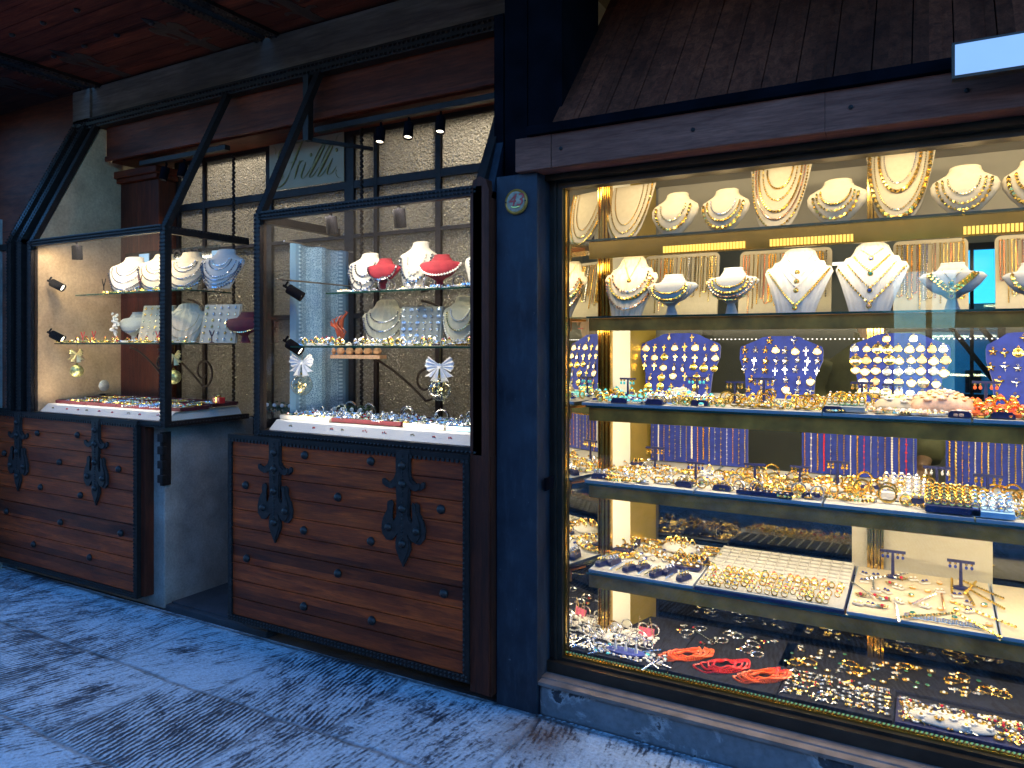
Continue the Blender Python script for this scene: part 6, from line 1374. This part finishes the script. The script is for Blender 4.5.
M['ball_glass'] = ball_glass()
M['gold_ball'] = m_plain('openwork_gold', (.75, .62, .25), .3, .7, .6, 110, .6)
bow_ball(77, 354, 371, 2.78, zl1, 'gold_ribbon', 'gold_ball', 'gold ribbon bow with a gold openwork ball at the wall end of the farther case', .85)
bow_ball(174, 356, 377, 2.78, zl1, 'gold_ribbon', 'gold_ball', 'gold ribbon bow with a gold ball behind the corner post of the farther case', .85)
bow_ball(302, 362, 385, 2.78, 1.485, 'ribbon', 'ball_glass', 'white ribbon bow with a clear glass ball before the blue lace panel', 1.15)
bow_ball(440, 366, 389, 2.78, 1.485, 'ribbon', 'ball_glass', 'white ribbon bow with a clear glass ball at the post end of the nearer case', 1.15)

# nearer case
zt2, zl2 = 1.751, 1.486
W3 = [(.74, .50, .46, .005, 'pearl', 'bead', 'pearl necklace'), (.70, .32, .60, .006, 'antique_silver', 'bead', 'silver cluster necklace')]
ldisp('neck_bust', 'white bust with stone-set chains beside the lace panel, top shelf, nearer case', 347, 386, 252, 2.90, zt2, 'tallbust', 'white_felt', [(.72, .40, .50, .005, 'antique_silver', 'bead', 'short silver stone necklace'), (.68, .22, .70, .006, 'antique_silver', 'link', 'silver stone necklace'), (.62, .06, .84, .006, 'antique_silver', 'bead', 'long silver stone necklace')], 'on the bust beside the lace panel', .25)
ldisp('neck_bust', 'tallest white bust in the middle of the nearer case', 397, 437, 240, 2.92, zt2, 'tallbust', 'white_felt', [(.72, .34, .46, .0065, 'pearl', 'bead', 'pearl choker'), (.70, .18, .80, .0075, 'antique_silver', 'bead', 'broad silver necklace')], 'on the tallest white bust', .25)
ldisp('neck_bust', 'white bust half hidden by the mahogany post', 463, 500, 246, 2.90, zt2, 'tallbust', 'white_felt', W3, 'on the bust half hidden by the post', .25)
ldisp('collar_stand', 'red velvet collar stand between the two white busts', 368, 398, 258, 2.84, zt2, 'collar', 'red_velvet', [(.74, .34, .80, .005, 'antique_silver', 'bead', 'silver collar')], 'on the red stand between the busts', .25)
ldisp('collar_stand', 'wide red velvet collar stand edged with pearls to the post side of the tallest bust', 421, 459, 254, 2.84, zt2, 'collar', 'red_velvet', [(.76, .38, .96, .0055, 'pearl', 'bead', 'pearl collar')], 'on the wide red stand', .25)
ldisp('pleated_bust', 'beige fan bust with draped silver strands on the middle shelf of the nearer case', 364, 403, 299, 2.92, zl2, 'fan', 'cream', [(.72, .5, .6, .004, 'antique_silver', 'bead', 'short silver strand'), (.68, .3, .75, .0045, 'antique_silver', 'bead', 'silver strand'), (.62, .12, .88, .005, 'antique_silver', 'bead', 'long silver strand')], 'on the beige fan bust', .25)
ldisp('neck_bust', 'cream bust of pearl strands at the post end of the middle shelf', 441, 480, 295, 2.90, zl2, 'tallbust', 'cream', [(.72, .5, .5, .004, 'pearl', 'bead', 'short pearl strand'), (.68, .3, .7, .0045, 'goldlt', 'bead', 'pale gold strand'), (.62, .1, .88, .005, 'pearl', 'bead', 'long pearl strand')], 'on the cream bust at the post end', .25)
card_board(402, 438, 306, 2.90, zl2, 'greyfelt', 'pale board covered with silver earrings in the middle of the nearer case', 6, 6, ['silver star charm', 'silver bow charm', 'silver medal'], 'on the pale silver earring board', 10)
put_set(-2.60, -1.70, 2.78, 2.88, zt2, 16, 2, ['upright silver bangle', 'silver flower brooch', 'pearl flower brooch', 'coiled silver bracelet'], 'on the top shelf of the nearer case', s=(1, 1.5))
put_set(-2.79, -1.69, 2.715, 2.87, zl2, 30, 4, ['silver ring with a clear stone', 'gold ring with a clear stone', 'silver flower brooch', 'gold ring with a red stone', 'pearl flower brooch', 'gold flower brooch'], 'crowding the middle shelf of the nearer case', s=(1, 1.5))
# brown leather-and-coral ornament behind
t = thing('coral_branch', 'knotted red-brown coral branch ornament beside the lace panel', 'ornament', (X_at(341, 2.95), 2.95, zl2))
mb = MB()
for k in range(9):
    a = k * .7; mb.tube([(0, 0, .01), (math.cos(a) * .03, -.01, .06 + .01 * k), (math.cos(a + .6) * .06, -.015, .07 + .013 * k), (math.cos(a + 1.1) * .05, -.02, .10 + .010 * k)], [.008, .007, .005, .002], 6)
mb.build('branches', m_plain('brown_coral', (.28, .05, .02), .35, 0, .4, 30), t, smooth=True)
mb = MB(); mb.lathe([(.04, 0), (.04, .006), (.015, .012)], 14); mb.build('foot', 'cream', t)
# orange shelf box at back with cameos
t = thing('shell_row', 'short wooden ledge with a row of rough orange shells behind the nearer case', 'ledge', (X_at(363, 3.12), 3.12, Z_at(363, 355, 3.12)))
mb = MB(); mb.box(-.26, .14, -.03, .03, -.02, 0); mb.build('ledge', 'cameo', t)
for k in range(6): mb = MB(); mb.ball((-.22 + k * .065, -.005, .02), .028, 0, 8, (1, .7, .8)); mb.build('shell', m_plain('rough_shell', (.62, .33, .16), .6, 0, .35, 60, .4), t)
# bases of the nearer case
XB = [-2.90, -2.66, -2.40, -2.04, -1.67]
flat_tray(-2.90, -2.56, 2.72, 2.92, zb1 + .042, 'white_felt', 'white tray of mixed silver pieces nearest the doorway in the nearer case'); flat_tray(-2.55, -2.12, 2.72, 2.98, zb1 + .045, 'maroon', 'maroon-rimmed tray in the middle of the nearer case')
flat_tray(-2.11, -1.88, 2.72, 2.98, zb1 + .042, 'white_felt', 'white tray of silver pieces before the post end of the nearer case'); flat_tray(-1.87, -1.66, 2.72, 2.98, zb1 + .042, 'paleblue', 'bright blue edged tray at the post end of the nearer case')
put_set(-2.89, -1.68, 2.73, 2.97, zb1 + .056, 34, 7, ['silver ring with a clear stone', 'silver flower brooch', 'silver leaf brooch', 'gold flower brooch', 'coiled silver bracelet', 'pearl flower brooch', 'red and gold leaf brooch'], 'in the trays on the base of the nearer case', s=(.9, 1.25), skip=.12)
put_set(-2.85, -1.70, 3.0, 3.14, zb1 + .02, 18, 2, ['upright silver bangle', 'coiled silver bracelet', 'silver flower brooch', 'pearl flower brooch'], 'at the rear of the nearer case base', s=(1.3, 1.9))
# greenery with white flowers
for i, px in enumerate((352, 283)):
    t = thing('flower_garland', ['green garland with small white flowers', 'dark green garland in the corner'][i] + ' at the rear base of the nearer case', 'garland', (X_at(px, 3.05), 3.05, zb1 + .03))
    mb = MB()
    for k in range(70): c = (U(-.12, .12), U(-.03, .03), U(0, .06)); mb.octa(c, .007, 0, (U(-1, 1), U(-1, 1), U(-.3, 1)), 2.2)
    mb.build('leaves', 'fake_leaf', t)
    for k in range(4): mb = MB(); mb.ball((-.09 + k * .06, -.035, .045), .012, 0, 7); mb.build('blossom', 'ribbon', t)
# red gift box on the farther base
t = thing('gift_box', 'tiny red gift box with a gold bow on the farther case base', 'box', (X_at(219, 2.95), 2.95, zb1 + .075))
mb = MB(); mb.box(-.03, .03, -.02, .02, 0, .035, ch=.002); mb.build('box', 'redcoral', t); mb = MB(); mb.box(-.005, .005, -.0215, .0215, 0, .0365); mb.octa((-.008, 0, .043), .008, 0, (1, 0, .4), 1.5); mb.octa((.008, 0, .043), .008, 0, (-1, 0, .4), 1.5); mb.build('ribbon', 'gold', t)

# ---------------------------------------------------------------- shop assistant behind the window
def skin_body(name, verts, edges, radii, mat, sub=2, parent=None):
    me = bpy.data.meshes.new(name); me.from_pydata(verts, edges, []); o = bpy.data.objects.new(name, me); COL.objects.link(o)
    md = o.modifiers.new('skin', 'SKIN'); md.use_smooth_shade = True
    for i, r_ in enumerate(radii): me.skin_vertices[0].data[i].radius = r_ if isinstance(r_, tuple) else (r_, r_)
    me.skin_vertices[0].data[0].use_root = True
    sb = o.modifiers.new('sub', 'SUBSURF'); sb.levels = sub; sb.render_levels = sub
    me.materials.append(M[mat])
    if parent is not None: o.parent = parent
    return o
px_, Yp = 872, 3.95; X0 = X_at(px_, Yp)
pt = thing('person', 'person in an olive quilted jacket standing inside the shop behind the blue boards', 'person', (X0, Yp, 0), R(0))
J = [(0, 0, .95), (0, 0, 1.12), (0, .01, 1.30), (0, .01, 1.42), (0, -.005, 1.50), (0, -.02, 1.60), (0, -.02, 1.70),
     (.17, .01, 1.40), (.24, .02, 1.14), (.22, -.12, .96), (.21, -.19, .93), (-.17, .01, 1.40), (-.24, .02, 1.14), (-.22, -.12, .96), (-.21, -.19, .93),
     (.10, 0, .88), (.11, .0, .48), (.11, .03, .08), (.12, -.12, .04), (-.10, 0, .88), (-.11, .0, .48), (-.11, .03, .08), (-.12, -.12, .04)]
E = [(0, 1), (1, 2), (2, 3), (3, 4), (4, 5), (5, 6), (3, 7), (7, 8), (8, 9), (9, 10), (3, 11), (11, 12), (12, 13), (13, 14), (0, 15), (15, 16), (16, 17), (17, 18), (0, 19), (19, 20), (20, 21), (21, 22)]
RR = [(.15, .11), (.14, .10), (.15, .09), (.10, .07), .052, (.078, .095), (.07, .085), .045, .038, .034, (.03, .018), .045, .038, .034, (.03, .018), .095, .062, .045, .04, .095, .062, .045, .04]
body = skin_body('body', J, E, RR, 'skin', 2, pt)
mb = MB()
for k, (zz, a, b_) in enumerate([(.84, .215, .16), (.95, .21, .155), (1.06, .20, .15), (1.16, .205, .155), (1.26, .22, .16), (1.34, .225, .155), (1.40, .20, .14), (1.46, .12, .10), (1.53, .075, .08)]): pass
prof = [(.84, .215, .165), (.90, .225, .175), (.97, .21, .16), (1.03, .222, .172), (1.10, .205, .155), (1.16, .22, .17), (1.23, .208, .158), (1.29, .225, .17), (1.35, .215, .155), (1.40, .21, .145), (1.45, .15, .11), (1.50, .085, .085), (1.55, .08, .08)]
vs = []; fs = []; n = 28
for zz, a, b_ in prof: vs += [(a * math.cos(2 * math.pi * k / n), .01 + b_ * math.sin(2 * math.pi * k / n), zz) for k in range(n)]
for i in range(len(prof) - 1):
    for k in range(n): fs.append((i * n + k, i * n + (k + 1) % n, (i + 1) * n + (k + 1) % n, (i + 1) * n + k))
mb.add(vs, fs)
for s_ in (-1, 1):
    pts = []; rs = []
    for k in range(15):
        t_ = k / 14; A, B_, C_ = Vector((s_ * .17, .01, 1.41)), Vector((s_ * .265, .02, 1.15)), Vector((s_ * .23, -.12, .98))
        p = A + (B_ - A) * min(1, t_ * 1.7) if t_ < .588 else B_ + (C_ - B_) * ((t_ - .588) / .412); pts.append(p); rs.append((.092 - .03 * t_) * (1 + (.07 if k % 2 else -.05)))
    mb.tube(pts, rs, 14)
o = mb.build('quilted_jacket', 'jacket', pt, smooth=True)
mb = MB(); mb.ball((0, -.01, 1.665), .108, 0, 16, (.86, .98, 1.1)); hair = mb.build('hair', 'hair', pt, smooth=True); hair.location = (0, .025, .012)
mb = MB()
for s_ in (-1, 1): mb.tube([(s_ * .10, 0, .92), (s_ * .115, 0, .5), (s_ * .115, .03, .06)], [.105, .078, .06], 12)
mb.build('trousers', 'jeans', pt, smooth=True)
for s_ in (-1, 1):
    mb = MB(); mb.ball((s_ * .032, -.118, 1.655), .010, 0, 8); mb.build('eye', 'paper', pt)
    mb = MB()
    for f_ in range(5): mb.tube([(s_ * (.195 + .012 * f_), -.20, .93), (s_ * (.195 + .012 * f_), -.24 - .006 * (2 - abs(f_ - 2)), .915), (s_ * (.195 + .012 * f_), -.265, .89)], [.008, .0075, .006], 6)
    mb.build('fingers', 'skin', pt, smooth=True)
mb = MB(); mb.ball((0, -.13, 1.625), .014, 0, 8, (.8, 1, 1.4)); mb.build('nose', 'skin', pt, smooth=True)
mb = MB(); mb.box(-.022, .022, -.118, -.112, 1.585, 1.593, ch=.002); mb.build('mouth', 'redcoral', pt)
# ================================================================== LIGHT, CAMERA
def area(name, loc, size, power, col, target=None, sy=None):
    li = bpy.data.lights.new(name, 'AREA'); li.energy = power; li.color = col; li.shape = 'RECTANGLE'; li.size = size; li.size_y = sy or size
    o = bpy.data.objects.new(name, li); COL.objects.link(o); o.location = loc
    d = (Vector(target) - Vector(loc)) if target else Vector((0, 0, -1)); o.rotation_euler = d.to_track_quat('-Z', 'Y').to_euler(); return o
WARM = (1.0, .82, .54)
# strips behind the front header of every shelf level of the long window
zs = [2.225] + [z - .058 for z in SH]
pw = [15, 13, 22, 22, 24, 22]
for i, z in enumerate(zs):
    y, z = (2.845, 2.225) if i == 0 else (YF + .034, SH[i - 1] - (.082 if i == 1 else .045))
    area('shelf_strip_light', (.20, y, z), 2.95, pw[i] * LK, WARM, (.20, y + .34, z - .30), .03)
# room behind the hammered glass
area('shop_room_light', (-1.95, 3.72, 3.12), .7, 78 * LK, (1, .88, .70), (-2.1, 3.9, 2.0), .2)
area('shop_room_light', (-3.9, 3.80, 3.12), .9, 58 * LK, (1, .88, .70), (-3.9, 4.0, 2.0), .2)
area('jewellery_room_light', (.2, 3.8, 3.15), 1.4, 26 * LK, (1, .9, .72), (.2, 4.5, 1.0), .8)
mb = MB(); mb.box(-6.55, -1.62, 5.56, 5.6, 0, 3.28); o = mb.build('interior_wall', 'pale_room'); tag(o, 'beige rear wall of the shop glimpsed through hammered glass', 'wall')
# added warm fill inside the cases, besides their spotlights
area('case_fill', (-4.35, 2.655, 2.11), 1.1, 14 * LK, (1, .84, .6), (-4.35, 2.95, 1.3), .04)
area('case_fill', (-2.28, 2.655, 2.11), 1.1, 14 * LK, (1, .86, .64), (-2.28, 2.95, 1.3), .04)

for cx_ in (-4.35, -2.28): area('case_fill', (cx_, 2.652, 1.125), 1.1, 6 * LK, (1, .84, .62), (cx_, 2.95, 1.62), .02)  # added low fill that warms the bows and display fronts
w = bpy.data.worlds.new('World'); SC.world = w; w.use_nodes = True
nt = w.node_tree; bg = nt.nodes['Background']
sky = nt.nodes.new('ShaderNodeTexSky'); sky.sky_type = 'NISHITA'; sky.sun_disc = False
sky.sun_elevation = R(20); az = R(53)     # sun behind the shops, towards -X +Y
sky.sun_rotation = -az; sky.ozone_density = 4.0; sky.air_density = 1.0; sky.dust_density = .3
tn = nt.nodes.new('ShaderNodeMix'); tn.data_type = 'RGBA'; tn.blend_type = 'MULTIPLY'; tn.inputs[0].default_value = 1; tn.inputs[7].default_value = (.38, .80, 1.12, 1)   # the camera is balanced for lamplight: daylight reads blue
nt.links.new(sky.outputs[0], tn.inputs[6]); nt.links.new(tn.outputs[2], bg.inputs[0]); bg.inputs[1].default_value = .15
sl = bpy.data.lights.new('sun', 'SUN'); sl.energy = 2.5; sl.angle = R(.5); sl.color = (1, .93, .82)
so = bpy.data.objects.new('sun', sl); COL.objects.link(so)
dirv = Vector((-math.sin(az) * math.cos(R(20)), math.cos(az) * math.cos(R(20)), math.sin(R(20))))
so.rotation_euler = (-dirv).to_track_quat('-Z', 'Y').to_euler()

cam = bpy.data.cameras.new('camera'); co = bpy.data.objects.new('camera', cam); COL.objects.link(co)
co.location = (0, 0, EYE); co.rotation_euler = (R(90), 0, R(29.4)); cam.sensor_width = 36; cam.lens = F_PX / 1024 * 36; cam.shift_y = -41 / 1024
cam.clip_start = .02; cam.clip_end = 1000; SC.camera = co
SC.view_settings.view_transform = 'Standard'; SC.view_settings.look = 'None'; SC.view_settings.exposure = EXPO; SC.view_settings.gamma = 1
cy = SC.cycles; cy.use_denoising = True; cy.max_bounces = 10; cy.transparent_max_bounces = 24; cy.glossy_bounces = 5; cy.diffuse_bounces = 4; cy.transmission_bounces = 6
cy.caustics_reflective = False; cy.caustics_refractive = False; cy.sample_clamp_indirect = 6; cy.blur_glossy = .5
try: cy.denoiser = 'OPENIMAGEDENOISE'
except Exception: pass
